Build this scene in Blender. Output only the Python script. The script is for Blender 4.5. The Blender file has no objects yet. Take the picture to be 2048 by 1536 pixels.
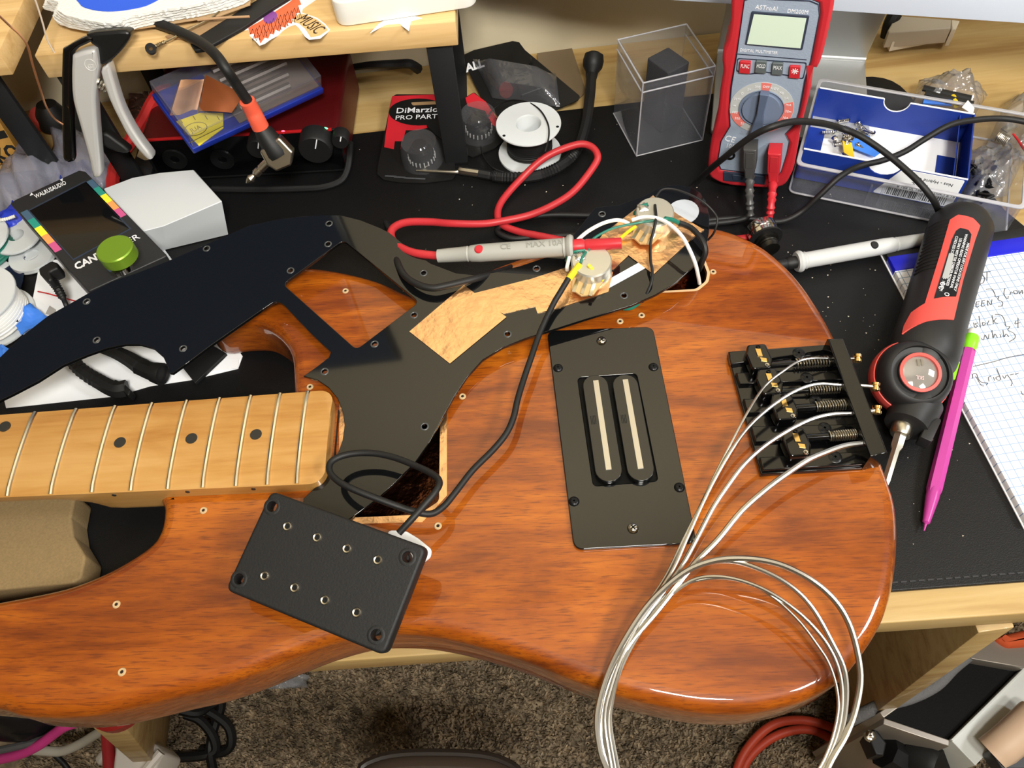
import bpy, bmesh, math, random
from mathutils import Vector as V, Matrix
random.seed(7)
SC = bpy.context.scene
COL = SC.collection
# ------------------------------------------------------------------ camera
CAM_H, FPX = 0.434, 1600.0
PITCH, ROLL = math.radians(57.2), math.radians(-6.43)
FW = V((0, math.cos(PITCH), -math.sin(PITCH)))
_r0 = V((1, 0, 0)); _u0 = _r0.cross(FW)
RT = math.cos(ROLL) * _r0 + math.sin(ROLL) * _u0
UP = -math.sin(ROLL) * _r0 + math.cos(ROLL) * _u0
CP = V((0, 0, CAM_H))
cd = bpy.data.cameras.new('camera'); cam = bpy.data.objects.new('camera', cd); COL.objects.link(cam)
cd.sensor_fit = 'HORIZONTAL'; cd.sensor_width = 36.0; cd.lens = 36.0 * FPX / 2048.0; cd.clip_start = 0.01
cam.matrix_world = Matrix(((RT.x, UP.x, -FW.x, 0), (RT.y, UP.y, -FW.y, 0), (RT.z, UP.z, -FW.z, CAM_H), (0, 0, 0, 1)))
SC.camera = cam
# ------------------------------------------------------------------ world, lights, exposure
W = bpy.data.worlds.new('world'); SC.world = W; W.use_nodes = True
W.node_tree.nodes['Background'].inputs[0].default_value = (1.0, 0.96, 0.9, 1); W.node_tree.nodes['Background'].inputs[1].default_value = 0.05
SC.view_settings.view_transform = 'Standard'; SC.view_settings.look = 'None'
SC.view_settings.gamma = 1.0; SC.view_settings.use_curve_mapping = False
SC.view_settings.exposure = 0.0
def area_light(name, loc, target, size, power, color, sy=None):
    l = bpy.data.lights.new(name, 'AREA'); l.energy = power; l.color = color; l.size = size
    if sy: l.shape = 'RECTANGLE'; l.size_y = sy
    o = bpy.data.objects.new(name, l); COL.objects.link(o); o.location = loc
    o.rotation_euler = (V(target) - V(loc)).to_track_quat('-Z', 'Y').to_euler(); return o
area_light('right_fill_light', (1.15, 0.0, 1.05), (0.35, 0.3, 0), 0.25, 8.0, (0.97, 0.985, 1.0))  # added fill from the right, below ceiling height, brightens the right of the desk
area_light('side_lamp_light', (0.55, -0.38, 0.75), (0.15, 0.1, 0), 0.14, 5.4, (1.0, 0.96, 0.9))
area_light('wall_wash_light', (0.1, -0.35, 0.98), (0.1, 0.6, 0.95), 0.25, 23.0, (1.0, 0.965, 0.88))  # added light, brightens the back wall that the glossy surfaces reflect

# ------------------------------------------------------------------ geometry helpers
def ray(px, py): return FW * FPX + RT * (px - 1024) - UP * (py - 768)
def P(px, py, z=0.0):
    d = ray(px, py); return CP + d * ((z - CAM_H) / d.z)
def PV(px, py, Y):
    d = ray(px, py); return CP + d * (Y / d.y)
class Fr:                                   # a plane with its own axes; px() drops a sight line on it
    def __init__(s, o, x, y):
        s.o = V(o); s.x = V(x).normalized(); s.n = s.x.cross(V(y)).normalized(); s.y = s.n.cross(s.x)
    def px(s, a, b, h=0.0):
        d = ray(a, b); t = (s.n.dot(s.o - CP) + h) / s.n.dot(d); q = CP + d * t - s.o
        return (q.dot(s.x), q.dot(s.y))
    def pts(s, L, h=0.0): return [s.px(a, b, h) for a, b in L]
    def w(s, u, v, h=0.0): return s.o + s.x * u + s.y * v + s.n * h
    def wp(s, a, b, h=0.0): return s.w(*s.px(a, b, h), h)
    def lift(s, h): return Fr(s.o + s.n * h, s.x, s.y)
def H(z, a=None, b=None):                   # horizontal frame at height z
    if a: o = P(*a, z); return Fr(o, P(*b, z) - o, V((0, 0, 1)).cross(P(*b, z) - o))
    return Fr((0, 0, z), (1, 0, 0), (0, 1, 0))
def F3(a, b, c): return Fr(a, b - a, c - a)
OFF = {}
def link(name, me, mat, parent=None, org=None):
    o = bpy.data.objects.new(name, me)
    if parent is not None: off = OFF[parent.name]
    elif org is not None: off = V(org)
    else:
        xs = [v.co for v in me.vertices]
        off = V((sum(c.x for c in xs) / len(xs), sum(c.y for c in xs) / len(xs), min(c.z for c in xs)))
    me.transform(Matrix.Translation(-off))
    if mat is not None and not me.materials: me.materials.append(mat)
    COL.objects.link(o); OFF[o.name] = off
    if parent is not None: o.parent = parent
    else: o.location = off
    return o
def thing(name, org, label, cat, group=None):
    o = bpy.data.objects.new(name, None); o.empty_display_size = 0.01; COL.objects.link(o)
    o.location = V(org); OFF[o.name] = V(org); return tag(o, label, cat, group)
def tag(o, label=None, cat=None, group=None, kind=None):
    if label: o['label'] = label
    if cat: o['category'] = cat
    if group: o['group'] = group
    if kind: o['kind'] = kind
    return o
def smooth(me, ang=38):
    for p in me.polygons: p.use_smooth = True
    me.set_sharp_from_angle(angle=math.radians(ang)); return me
def mesh(vs, fs, ang=38):
    me = bpy.data.meshes.new('m'); me.from_pydata([tuple(v) for v in vs], [], fs); me.update()
    return smooth(me, ang)
def joined(mes):
    vs, fs, mi = [], [], []
    for me in mes:
        k = len(vs); vs += [v.co.copy() for v in me.vertices]; fs += [[k + i for i in p.vertices] for p in me.polygons]
    return mesh(vs, fs)
def fillet(pts, r, n=5):
    out = []; N = len(pts)
    for i in range(N):
        p, a, b = V(pts[i]), V(pts[i - 1]), V(pts[(i + 1) % N])
        rr = r[i] if isinstance(r, (list, tuple)) else r
        da, db = (a - p), (b - p); la, lb = da.length, db.length
        if rr <= 0 or la < 1e-9 or lb < 1e-9: out.append(tuple(p)); continue
        ang = da.angle(db); t = min(rr / max(math.tan(ang / 2), 1e-3), la * .49, lb * .49)
        s, e = p + da / la * t, p + db / lb * t
        for k in range(n + 1):
            q = k / n; out.append(tuple((s * (1 - q) + p * q) * (1 - q) + (p * (1 - q) + e * q) * q))
    return out
def smoothpoly(pts, n=4):                    # closed Catmull-Rom
    out = []; N = len(pts)
    for i in range(N):
        p0, p1, p2, p3 = [V(pts[(i + k - 1) % N]) for k in range(4)]
        for k in range(n):
            t = k / n
            out.append(tuple(.5 * ((2 * p1) + (p2 - p0) * t + (2 * p0 - 5 * p1 + 4 * p2 - p3) * t * t + (3 * p1 - p0 - 3 * p2 + p3) * t ** 3)))
    return out
def circ(u, v, r, n=20, ry=None, a0=0): return [(u + r * math.cos(a0 + 2 * math.pi * k / n), v + (ry or r) * math.sin(a0 + 2 * math.pi * k / n)) for k in range(n)]
def plate(fr, outline, h0, h1, bev=0.0, holes=(), res=2):     # flat outline with holes, extruded along the frame's normal
    cu = bpy.data.curves.new('c', 'CURVE'); cu.dimensions = '2D'; cu.fill_mode = 'BOTH'
    cu.extrude = max((h1 - h0) / 2 - bev, 1e-6); cu.bevel_depth = bev; cu.bevel_resolution = res; cu.offset = -bev
    for L in [outline] + list(holes):
        sp = cu.splines.new('POLY'); sp.points.add(len(L) - 1); sp.use_cyclic_u = True
        for i, (a, b) in enumerate(L): sp.points[i].co = (a, b, 0, 1)
    ob = bpy.data.objects.new('c', cu); me = bpy.data.meshes.new_from_object(ob)
    bpy.data.objects.remove(ob); bpy.data.curves.remove(cu)
    me.materials.clear()
    bm = bmesh.new(); bm.from_mesh(me); bmesh.ops.remove_doubles(bm, verts=bm.verts, dist=1e-6); bm.to_mesh(me); bm.free()
    c = fr.o + fr.n * ((h0 + h1) / 2)
    me.transform(Matrix(((fr.x.x, fr.y.x, fr.n.x, c.x), (fr.x.y, fr.y.y, fr.n.y, c.y), (fr.x.z, fr.y.z, fr.n.z, c.z), (0, 0, 0, 1))))
    smooth(me)
    for p in me.polygons:
        if abs(p.normal.dot(fr.n)) > .999: p.use_smooth = False
    return me
def pp(fr, pxl, h0, h1, bev=0.0, hpx=None, **k):               # plate from points seen at height hpx
    return plate(fr, fr.pts(pxl, h1 if hpx is None else hpx), h0, h1, bev, **k)
def box(fr, u0, u1, v0, v1, h0, h1, bev=0.0):
    bm = bmesh.new(); bmesh.ops.create_cube(bm, size=1)
    for v in bm.verts: v.co = V(((u0 + u1) / 2 + v.co.x * (u1 - u0), (v0 + v1) / 2 + v.co.y * (v1 - v0), (h0 + h1) / 2 + v.co.z * (h1 - h0)))
    if bev: bmesh.ops.bevel(bm, geom=list(bm.edges), offset=bev, segments=2, affect='EDGES', profile=.5)
    for v in bm.verts: v.co = fr.w(*v.co)
    bmesh.ops.recalc_face_normals(bm, faces=bm.faces)
    me = bpy.data.meshes.new('b'); bm.to_mesh(me); bm.free(); return smooth(me)
def cr(pts, n=6):                             # open Catmull-Rom through points
    pts = [V(p) for p in pts]
    if len(pts) < 3: return pts
    q = [2 * pts[0] - pts[1]] + pts + [2 * pts[-1] - pts[-2]]; out = []
    for i in range(1, len(q) - 2):
        p0, p1, p2, p3 = q[i - 1:i + 3]
        for k in range(n):
            t = k / n
            out.append(.5 * ((2 * p1) + (p2 - p0) * t + (2 * p0 - 5 * p1 + 4 * p2 - p3) * t * t + (3 * p1 - p0 - 3 * p2 + p3) * t ** 3))
    out.append(pts[-1]); return out
def tube(pts, r, seg=8, n=6, rf=None, cap=True, raw=False):
    L = [V(p) for p in pts] if raw else cr(pts, n)
    vs, fs = [], []; N = len(L); up = None
    for i, p in enumerate(L):
        t = (L[min(i + 1, N - 1)] - L[max(i - 1, 0)]).normalized()
        if up is None: up = t.orthogonal().normalized()
        up = (up - t * up.dot(t)); up = up.normalized() if up.length > 1e-6 else t.orthogonal().normalized()
        s = t.cross(up); rr = r * (rf(i / (N - 1)) if rf else 1)
        for k in range(seg):
            a = 2 * math.pi * k / seg; vs.append(p + (up * math.cos(a) + s * math.sin(a)) * rr)
    for i in range(N - 1):
        for k in range(seg):
            fs.append([i * seg + k, i * seg + (k + 1) % seg, (i + 1) * seg + (k + 1) % seg, (i + 1) * seg + k])
    if cap: fs.append(list(range(seg))[::-1]); fs.append([(N - 1) * seg + k for k in range(seg)])
    return mesh(vs, fs)
def pxtube(L, r, **k): return tube([P(a, b, z) for a, b, z in L], r, **k)
def lathe(o, ax, prof, seg=24, ref=None, rmod=None):
    ax = V(ax).normalized(); x = V(ref) if ref is not None else ax.orthogonal(); x = (x - ax * x.dot(ax)).normalized(); y = ax.cross(x)
    o = V(o); vs, fs = [], []; n = len(prof)
    for k in range(seg):
        a = 2 * math.pi * k / seg; m = rmod(k) if rmod else 1
        for r, h in prof: vs.append(o + (x * math.cos(a) + y * math.sin(a)) * r * m + ax * h)
    for k in range(seg):
        k2 = (k + 1) % seg
        for i in range(n - 1): fs.append([k * n + i, k2 * n + i, k2 * n + i + 1, k * n + i + 1])
    me = mesh(vs, fs); bm = bmesh.new(); bm.from_mesh(me); bmesh.ops.remove_doubles(bm, verts=bm.verts, dist=1e-7)
    bmesh.ops.recalc_face_normals(bm, faces=bm.faces); bm.to_mesh(me); bm.free(); return smooth(me)
def coil(a, b, r, turns, wr, seg=5, spt=12):
    a, b = V(a), V(b); ax = (b - a).normalized(); x = ax.orthogonal().normalized(); y = ax.cross(x); N = int(turns * spt)
    return tube([a + (b - a) * (i / N) + (x * math.cos(2 * math.pi * i / spt) + y * math.sin(2 * math.pi * i / spt)) * r for i in range(N + 1)], wr, seg=seg, raw=True)
def sheet(c, nx, ny, zf=None, th=0.0004):     # c: four world corners; zf(u,v) lifts along the normal; closed thin solid
    a, b, cc, d = [V(q) for q in c]; n = (b - a).cross(d - a).normalized(); vs, fs = [], []
    for s in (0, 1):
        for j in range(ny + 1):
            for i in range(nx + 1):
                u, v = i / nx, j / ny; p = (a * (1 - u) + b * u) * (1 - v) + (d * (1 - u) + cc * u) * v
                vs.append(p + n * ((zf(u, v) if zf else 0) + (th if s else 0)))
    W_ = nx + 1; K = W_ * (ny + 1)
    for j in range(ny):
        for i in range(nx):
            q = [j * W_ + i, j * W_ + i + 1, (j + 1) * W_ + i + 1, (j + 1) * W_ + i]; fs.append(q[::-1]); fs.append([K + x for x in q])
    ed = [i for i in range(W_)] + [j * W_ + nx for j in range(1, ny + 1)] + [ny * W_ + i for i in range(nx - 1, -1, -1)] + [j * W_ for j in range(ny - 1, 0, -1)]
    for i in range(len(ed)):
        p, q = ed[i], ed[(i + 1) % len(ed)]; fs.append([p, q, K + q, K + p])
    return mesh(vs, fs, 60)
def text(fr, s, u, v, size, h, th=0.00015, rot=0.0, align='CENTER', bold=0.0, sx=1.0, shear=0.0, fit=None):
    cu = bpy.data.curves.new('t', 'FONT'); cu.body = s; cu.size = size; cu.align_x = align; cu.align_y = 'CENTER'; cu.extrude = th / 2; cu.offset = bold; cu.shear = shear; cu.resolution_u = 2
    ob = bpy.data.objects.new('t', cu); me = bpy.data.meshes.new_from_object(ob); bpy.data.objects.remove(ob); bpy.data.curves.remove(cu); me.materials.clear()
    if fit and me.vertices:
        w = max(q.co.x for q in me.vertices) - min(q.co.x for q in me.vertices); sx = fit / w
    c, sn = math.cos(rot), math.sin(rot)
    for q in me.vertices:
        x, y, z = q.co.x * sx, q.co.y, q.co.z
        q.co = fr.w(u + c * x - sn * y, v + sn * x + c * y, h + z + th / 2)
    return me
def ptext(fr, s, p0, p1, hpx, th=0.00015, h=0.0, bold=0.0, shear=0.0):   # text whose baseline mid-line runs between two seen points
    a, b = V(fr.px(*p0, h)), V(fr.px(*p1, h)); m = (a + b) / 2; d = b - a
    q = fr.px(p0[0], p0[1] + hpx, h); size = (V(q) - a).length * 1.35
    return text(fr, s, m.x, m.y, size, h, th, math.atan2(d.y, d.x), bold=bold, shear=shear, fit=d.length)
def slab(fr, outer, holes, depth, rad, n=6):   # solid slab with rounded rims and open routed pockets
    from mathutils.geometry import tessellate_polygon
    O = [V((p[0], p[1])) for p in outer]
    if sum(O[i - 1].x * O[i].y - O[i].x * O[i - 1].y for i in range(len(O))) < 0: O.reverse()
    N = len(O); nr = []
    for i in range(N):
        d = (O[(i + 1) % N] - O[i - 1]).normalized(); nr.append(V((-d.y, d.x)))
    prof = [(rad * (1 - math.sin(math.pi / 2 * k / n)), -rad * (1 - math.cos(math.pi / 2 * k / n))) for k in range(n + 1)]
    prof += [(q[0], -depth - q[1]) for q in prof[::-1]]
    vs, fs = [], []
    for ins, h in prof:
        for p, q in zip(O, nr): vs.append(fr.w(p.x + q.x * ins, p.y + q.y * ins, h))
    for j in range(len(prof) - 1):
        for i in range(N): fs.append([j * N + i, (j + 1) * N + i, (j + 1) * N + (i + 1) % N, j * N + (i + 1) % N])
    loops = [list(range(N))]
    for hl, dp in holes:
        k = len(vs); m = len(hl)
        vs += [fr.w(p[0], p[1], 0) for p in hl] + [fr.w(p[0], p[1], -dp) for p in hl]
        loops.append([k + i for i in range(m)])
        for i in range(m): fs.append([k + i, k + (i + 1) % m, k + m + (i + 1) % m, k + m + i])
        fs.append([k + m + i for i in range(m)])
    flat = [i for L in loops for i in L]
    loc = lambda i: V(((vs[i] - fr.o).dot(fr.x), (vs[i] - fr.o).dot(fr.y), 0))
    for t in tessellate_polygon([[loc(i) for i in L] for L in loops]): fs.append([flat[i] for i in t])
    k = (len(prof) - 1) * N
    for t in tessellate_polygon([[loc(k + i) for i in range(N)]]): fs.append([k + i for i in t])
    me = mesh(vs, fs); bm = bmesh.new(); bm.from_mesh(me); bmesh.ops.recalc_face_normals(bm, faces=bm.faces); bm.to_mesh(me); bm.free()
    smooth(me, 40)
    for p in me.polygons:
        if abs(p.normal.dot(fr.n)) > .999: p.use_smooth = False
    return me
def dup(o, parent=None, mat4=None, name=None, label=None):     # copies a thing or part with its children, sharing meshes
    c = o.copy(); COL.objects.link(c); OFF[c.name] = OFF[o.name]
    if parent is not None: c.parent = parent; OFF[c.name] = OFF[parent.name]
    if label: c['label'] = label
    if mat4 is not None: c.matrix_world = mat4
    for ch in list(o.children): dup(ch, c)
    return c
# ------------------------------------------------------------------ materials
def lin(c):
    f = lambda x: x / 12.92 if x <= .04045 else ((x + .055) / 1.055) ** 2.4
    return tuple(f(x / 255) for x in c) + (1,)
MATS = {}
def mat(name, col, rough=.5, metal=0.0, coat=0.0, trans=0.0, bdist=.001, ior=1.45, spec=.5, emit=None, es=0.0, var=0.0, vscale=40, bump=0.0, bscale=200, stretch=None, aniso=0, alpha=1.0):
    if name in MATS: return MATS[name]
    m = bpy.data.materials.new(name); m.use_nodes = True; nt = m.node_tree; b = nt.nodes['Principled BSDF']; I = b.inputs
    I['Base Color'].default_value = lin(col); I['Roughness'].default_value = rough; I['Metallic'].default_value = metal
    I['Coat Weight'].default_value = coat; I['Coat Roughness'].default_value = .06; I['Transmission Weight'].default_value = trans; I['IOR'].default_value = ior
    I['Specular IOR Level'].default_value = spec; I['Alpha'].default_value = alpha
    if emit: I['Emission Color'].default_value = lin(emit); I['Emission Strength'].default_value = es
    tc = None
    if var or bump:
        tc = nt.nodes.new('ShaderNodeTexCoord'); mp = nt.nodes.new('ShaderNodeMapping'); nt.links.new(tc.outputs['Object'], mp.inputs[0])
        if stretch: mp.inputs['Scale'].default_value = stretch
    if var:
        no = nt.nodes.new('ShaderNodeTexNoise'); no.inputs['Scale'].default_value = vscale; no.inputs['Detail'].default_value = 6; nt.links.new(mp.outputs[0], no.inputs['Vector'])
        rp = nt.nodes.new('ShaderNodeValToRGB'); c = lin(col)
        rp.color_ramp.elements[0].position = .3; rp.color_ramp.elements[1].position = .72
        rp.color_ramp.elements[0].color = tuple(x * (1 - var) for x in c[:3]) + (1,); rp.color_ramp.elements[1].color = tuple(min(1, x * (1 + var)) for x in c[:3]) + (1,)
        nt.links.new(no.outputs['Fac'], rp.inputs[0]); nt.links.new(rp.outputs[0], I['Base Color'])
    if bump:
        nb = nt.nodes.new('ShaderNodeTexNoise'); nb.inputs['Scale'].default_value = bscale; nb.inputs['Detail'].default_value = 4; nt.links.new(mp.outputs[0], nb.inputs['Vector'])
        bu = nt.nodes.new('ShaderNodeBump'); bu.inputs['Strength'].default_value = bump; bu.inputs['Distance'].default_value = bdist; nt.links.new(nb.outputs['Fac'], bu.inputs['Height']); nt.links.new(bu.outputs[0], I['Normal'])
    MATS[name] = m; return m
def wood(name, light, mid, dark, rough, coat, grain=(6, 60, 60), rot=0.0, scale=1.0, fine=.35, knots=None, pores=None):
    m = bpy.data.materials.new(name); m.use_nodes = True; nt = m.node_tree; N = nt.nodes.new; Lk = nt.links.new
    b = nt.nodes['Principled BSDF']; tc = N('ShaderNodeTexCoord'); mp = N('ShaderNodeMapping'); mp.inputs['Rotation'].default_value = (0, 0, rot)
    Lk(tc.outputs['Object'], mp.inputs[0]); s1 = N('ShaderNodeVectorMath'); s1.operation = 'MULTIPLY'; s1.inputs[1].default_value = grain; Lk(mp.outputs[0], s1.inputs[0])
    n1 = N('ShaderNodeTexNoise'); n1.inputs['Scale'].default_value = scale; n1.inputs['Detail'].default_value = 8; n1.inputs['Roughness'].default_value = .6; n1.inputs['Distortion'].default_value = .6; Lk(s1.outputs[0], n1.inputs['Vector'])
    s2 = N('ShaderNodeVectorMath'); s2.operation = 'MULTIPLY'; s2.inputs[1].default_value = tuple(g * 9 if i else g * 5 for i, g in enumerate(grain)); Lk(mp.outputs[0], s2.inputs[0])
    n2 = N('ShaderNodeTexNoise'); n2.inputs['Scale'].default_value = scale; n2.inputs['Detail'].default_value = 5; Lk(s2.outputs[0], n2.inputs['Vector'])
    rp = N('ShaderNodeValToRGB'); e = rp.color_ramp.elements; e[0].position = .33; e[1].position = .68; e[0].color = lin(dark); e[1].color = lin(light)
    k = e.new(.5); k.color = lin(mid)
    mx = N('ShaderNodeMath'); mx.operation = 'MULTIPLY_ADD'; mx.inputs[1].default_value = fine; Lk(n2.outputs['Fac'], mx.inputs[0])
    sb = N('ShaderNodeMath'); sb.operation = 'MULTIPLY_ADD'; sb.inputs[1].default_value = 1.0; sb.inputs[2].default_value = -.5 * fine; Lk(n1.outputs['Fac'], sb.inputs[0]); Lk(sb.outputs[0], mx.inputs[2])
    Lk(mx.outputs[0], rp.inputs[0]); out = rp.outputs[0]
    if knots:
        vo = N('ShaderNodeTexVoronoi'); vo.inputs['Scale'].default_value = knots[0]; sk = N('ShaderNodeVectorMath'); sk.operation = 'MULTIPLY'; sk.inputs[1].default_value = (1, 1.8, 1); Lk(mp.outputs[0], sk.inputs[0]); Lk(sk.outputs[0], vo.inputs['Vector'])
        kr = N('ShaderNodeValToRGB'); kr.color_ramp.elements[0].position = knots[1]; kr.color_ramp.elements[1].position = knots[1] * 2.2; kr.color_ramp.elements[0].color = (.35, .3, .3, 1)
        Lk(vo.outputs['Distance'], kr.inputs[0]); mm = N('ShaderNodeMix'); mm.data_type = 'RGBA'; mm.blend_type = 'MULTIPLY'; mm.inputs[0].default_value = 1
        Lk(out, mm.inputs[6]); Lk(kr.outputs[0], mm.inputs[7]); out = mm.outputs[2]
    if pores:
        s3 = N('ShaderNodeVectorMath'); s3.operation = 'MULTIPLY'; s3.inputs[1].default_value = (95, 1250, 1250); Lk(mp.outputs[0], s3.inputs[0])
        n3 = N('ShaderNodeTexNoise'); n3.inputs['Scale'].default_value = 1.0; n3.inputs['Detail'].default_value = 3; Lk(s3.outputs[0], n3.inputs['Vector'])
        pr = N('ShaderNodeMapRange'); pr.inputs[1].default_value = .52; pr.inputs[2].default_value = .66; pr.inputs[3].default_value = 0; pr.inputs[4].default_value = .6; Lk(n3.outputs['Fac'], pr.inputs[0])
        pm = N('ShaderNodeMix'); pm.data_type = 'RGBA'; Lk(pr.outputs[0], pm.inputs[0]); Lk(out, pm.inputs[6]); pm.inputs[7].default_value = lin(pores); out = pm.outputs[2]
    Lk(out, b.inputs['Base Color']); b.inputs['Roughness'].default_value = rough; b.inputs['Coat Weight'].default_value = coat; b.inputs['Coat Roughness'].default_value = .03; b.inputs['Specular IOR Level'].default_value = .2 if coat > .5 else .4
    MATS[name] = m; return m
GA = math.radians(5.0)
M_BODY = wood('varnished_ash', (172, 93, 18), (142, 69, 10), (104, 45, 7), .4, 1.0, grain=(5, 22, 22), rot=.09, scale=1.5, fine=.32, knots=(14, .035), pores=(84, 36, 15))
M_MAPLE = wood('maple', (190, 146, 86), (180, 133, 71), (163, 112, 53), .3, .8, grain=(5, 40, 40), rot=.06, scale=1.2, fine=.25)
M_PINE = wood('pine', (188, 162, 112), (178, 149, 96), (154, 121, 72), .5, .1, grain=(3, 30, 30), rot=0, scale=1.3, fine=.25)
M_SHELF = wood('birch_shelf', (224, 190, 136), (212, 176, 120), (194, 156, 100), .5, .1, grain=(3, 45, 45), rot=0, scale=1.1, fine=.25)
BLK = mat('black_plastic', (16, 17, 18), .35)
BLKM = mat('black_matte', (20, 20, 21), .6, bump=.15, bscale=900)
PGM = mat('black_gloss_pvc', (12, 13, 14), .05, ior=1.6)
GLOSSB = mat('black_gloss', (8, 8, 9), .12, spec=.6)
RUB = mat('black_rubber', (18, 18, 19), .55)
CHROME = mat('chrome', (214, 210, 200), .12, 1.0)
NICKEL = mat('nickel', (196, 190, 176), .28, 1.0)
STEEL = mat('string_steel', (186, 183, 176), .3, 1.0)
GOLD = mat('brass', (226, 190, 120), .22, 1.0)
COPPER = mat('copper_tape', (250, 200, 150), .3, 1.0, var=.06, vscale=60, bump=1.0, bscale=95, bdist=.0011)
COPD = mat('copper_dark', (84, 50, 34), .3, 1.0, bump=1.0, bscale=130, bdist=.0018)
RED = mat('red_silicone', (188, 40, 50), .4)
REDC = mat('red_cable', (184, 46, 52), .4)
REDL = mat('red_shell', (222, 82, 74), .45)
WHITE = mat('white_plastic', (226, 228, 228), .4)
PAPER = mat('white_paper', (240, 242, 245), .7)
GREYP = mat('grey_handle', (160, 160, 154), .5)
def film(name, tint, gloss, rough=.05, body=0.0, bcol=(220, 222, 228), bump=0, bscale=40):      # thin clear plastic: see-through with a surface sheen
    m = bpy.data.materials.new(name); m.use_nodes = True; nt = m.node_tree; N = nt.nodes.new; Lk = nt.links.new; nt.nodes.clear()
    o = N('ShaderNodeOutputMaterial'); t = N('ShaderNodeBsdfTransparent'); t.inputs[0].default_value = lin(tint); g = N('ShaderNodeBsdfGlossy'); g.inputs['Roughness'].default_value = rough
    fr = N('ShaderNodeLayerWeight'); pw = N('ShaderNodeMath'); pw.operation = 'POWER'; pw.inputs[1].default_value = 4; Lk(fr.outputs['Facing'], pw.inputs[0]); mu = N('ShaderNodeMath'); mu.operation = 'MULTIPLY_ADD'; mu.inputs[1].default_value = .45 * min(gloss, 1.6); mu.inputs[2].default_value = .035 * gloss; mu.use_clamp = True; Lk(pw.outputs[0], mu.inputs[0])
    d = N('ShaderNodeBsdfDiffuse'); d.inputs[0].default_value = lin(bcol); m1 = N('ShaderNodeMixShader'); m1.inputs[0].default_value = body; Lk(t.outputs[0], m1.inputs[1]); Lk(d.outputs[0], m1.inputs[2])
    m2 = N('ShaderNodeMixShader'); Lk(mu.outputs[0], m2.inputs[0]); Lk(m1.outputs[0], m2.inputs[1]); Lk(g.outputs[0], m2.inputs[2]); Lk(m2.outputs[0], o.inputs[0])
    if bump:
        tc = N('ShaderNodeTexCoord'); nb = N('ShaderNodeTexNoise'); nb.inputs['Scale'].default_value = bscale; nb.inputs['Detail'].default_value = 3; nb.inputs['Distortion'].default_value = 1.5; Lk(tc.outputs['Object'], nb.inputs['Vector'])
        bu = N('ShaderNodeBump'); bu.inputs['Strength'].default_value = bump; bu.inputs['Distance'].default_value = .004; Lk(nb.outputs['Fac'], bu.inputs['Height'])
        for q in (g, fr): Lk(bu.outputs[0], q.inputs['Normal'])
    MATS[name] = m; return m
CLEAR = film('clear_acrylic', (246, 247, 250), 1.0, .03, .04)
BAG = film('clear_bag', (244, 245, 248), 2.2, .12, .10, bump=.9, bscale=45)
BLUE = mat('blue_card', (24, 52, 140), .4)
FOAM = mat('charcoal_foam', (52, 52, 56), .9, bump=.6, bscale=900)
YEL = mat('yellow_sleeve', (230, 208, 40), .4)
GRN = mat('green_wire', (24, 110, 92), .4)
WHW = mat('white_wire', (232, 232, 228), .35)
REDW = mat('red_wire', (190, 30, 36), .4)
BTAPE = mat('blue_tape', (62, 126, 224), .5)
ALU = mat('aluminium', (205, 207, 210), .35, .6)
CARD = mat('brown_card', (176, 146, 108), .8)
# ------------------------------------------------------------------ room shell
FZ = -0.72
WALLM = mat('wall_paint', (200, 188, 160), .8, bump=.35, bscale=90)
CEIL = mat('ceiling_paint', (236, 230, 218), .85)
CARP = mat('carpet', (150, 134, 110), .95, var=.6, vscale=70)
H0 = H(0)
def struct(name, me, m): return tag(link(name, me, m), kind='structure')
struct('wall_back', box(H0, -2.0, 2.2, .625, .725, FZ, 1.65), WALLM)
struct('wall_left', box(H0, -2.1, -2.0, -2.6, .725, FZ, 1.65), WALLM)
struct('wall_right', box(H0, 2.2, 2.3, -2.6, .725, FZ, 1.65), WALLM)
struct('wall_front', box(H0, -2.1, 2.3, -2.7, -2.6, FZ, 1.65), WALLM)
struct('ceiling', box(H0, -2.1, 2.3, -2.7, .725, 1.65, 1.75), CEIL)
struct('floor', box(H0, -2.1, 2.3, -2.7, .725, FZ - .05, FZ), CARP)
# carpet pile
vs, fs = [], []
for i in range(70000):
    x = random.uniform(-.72, .72); y = random.uniform(.02, .42); a = random.uniform(0, 6.28); hgt = random.uniform(.005, .013); w = random.uniform(.0012, .0026)
    k = len(vs); lx, ly = random.uniform(-.006, .006), random.uniform(-.006, .006)
    vs += [(x + w * math.cos(a), y + w * math.sin(a), FZ), (x + w * math.cos(a + 2.1), y + w * math.sin(a + 2.1), FZ), (x + w * math.cos(a + 4.2), y + w * math.sin(a + 4.2), FZ), (x + lx + w * .6, y + ly, FZ + hgt), (x + lx - w * .6, y + ly, FZ + hgt)]
    fs += [(k, k + 1, k + 3), (k + 1, k + 4, k + 3), (k + 1, k + 2, k + 4), (k + 2, k, k + 3), (k + 2, k + 3, k + 4)]
me = bpy.data.meshes.new('pile'); me.from_pydata(vs, [], fs)
tag(link('carpet_pile', me, mat('carpet_pile', (172, 154, 128), .95, var=.7, vscale=90)), 'taupe flecked carpet pile on the floor below the desk', 'carpet', kind='stuff')
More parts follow.
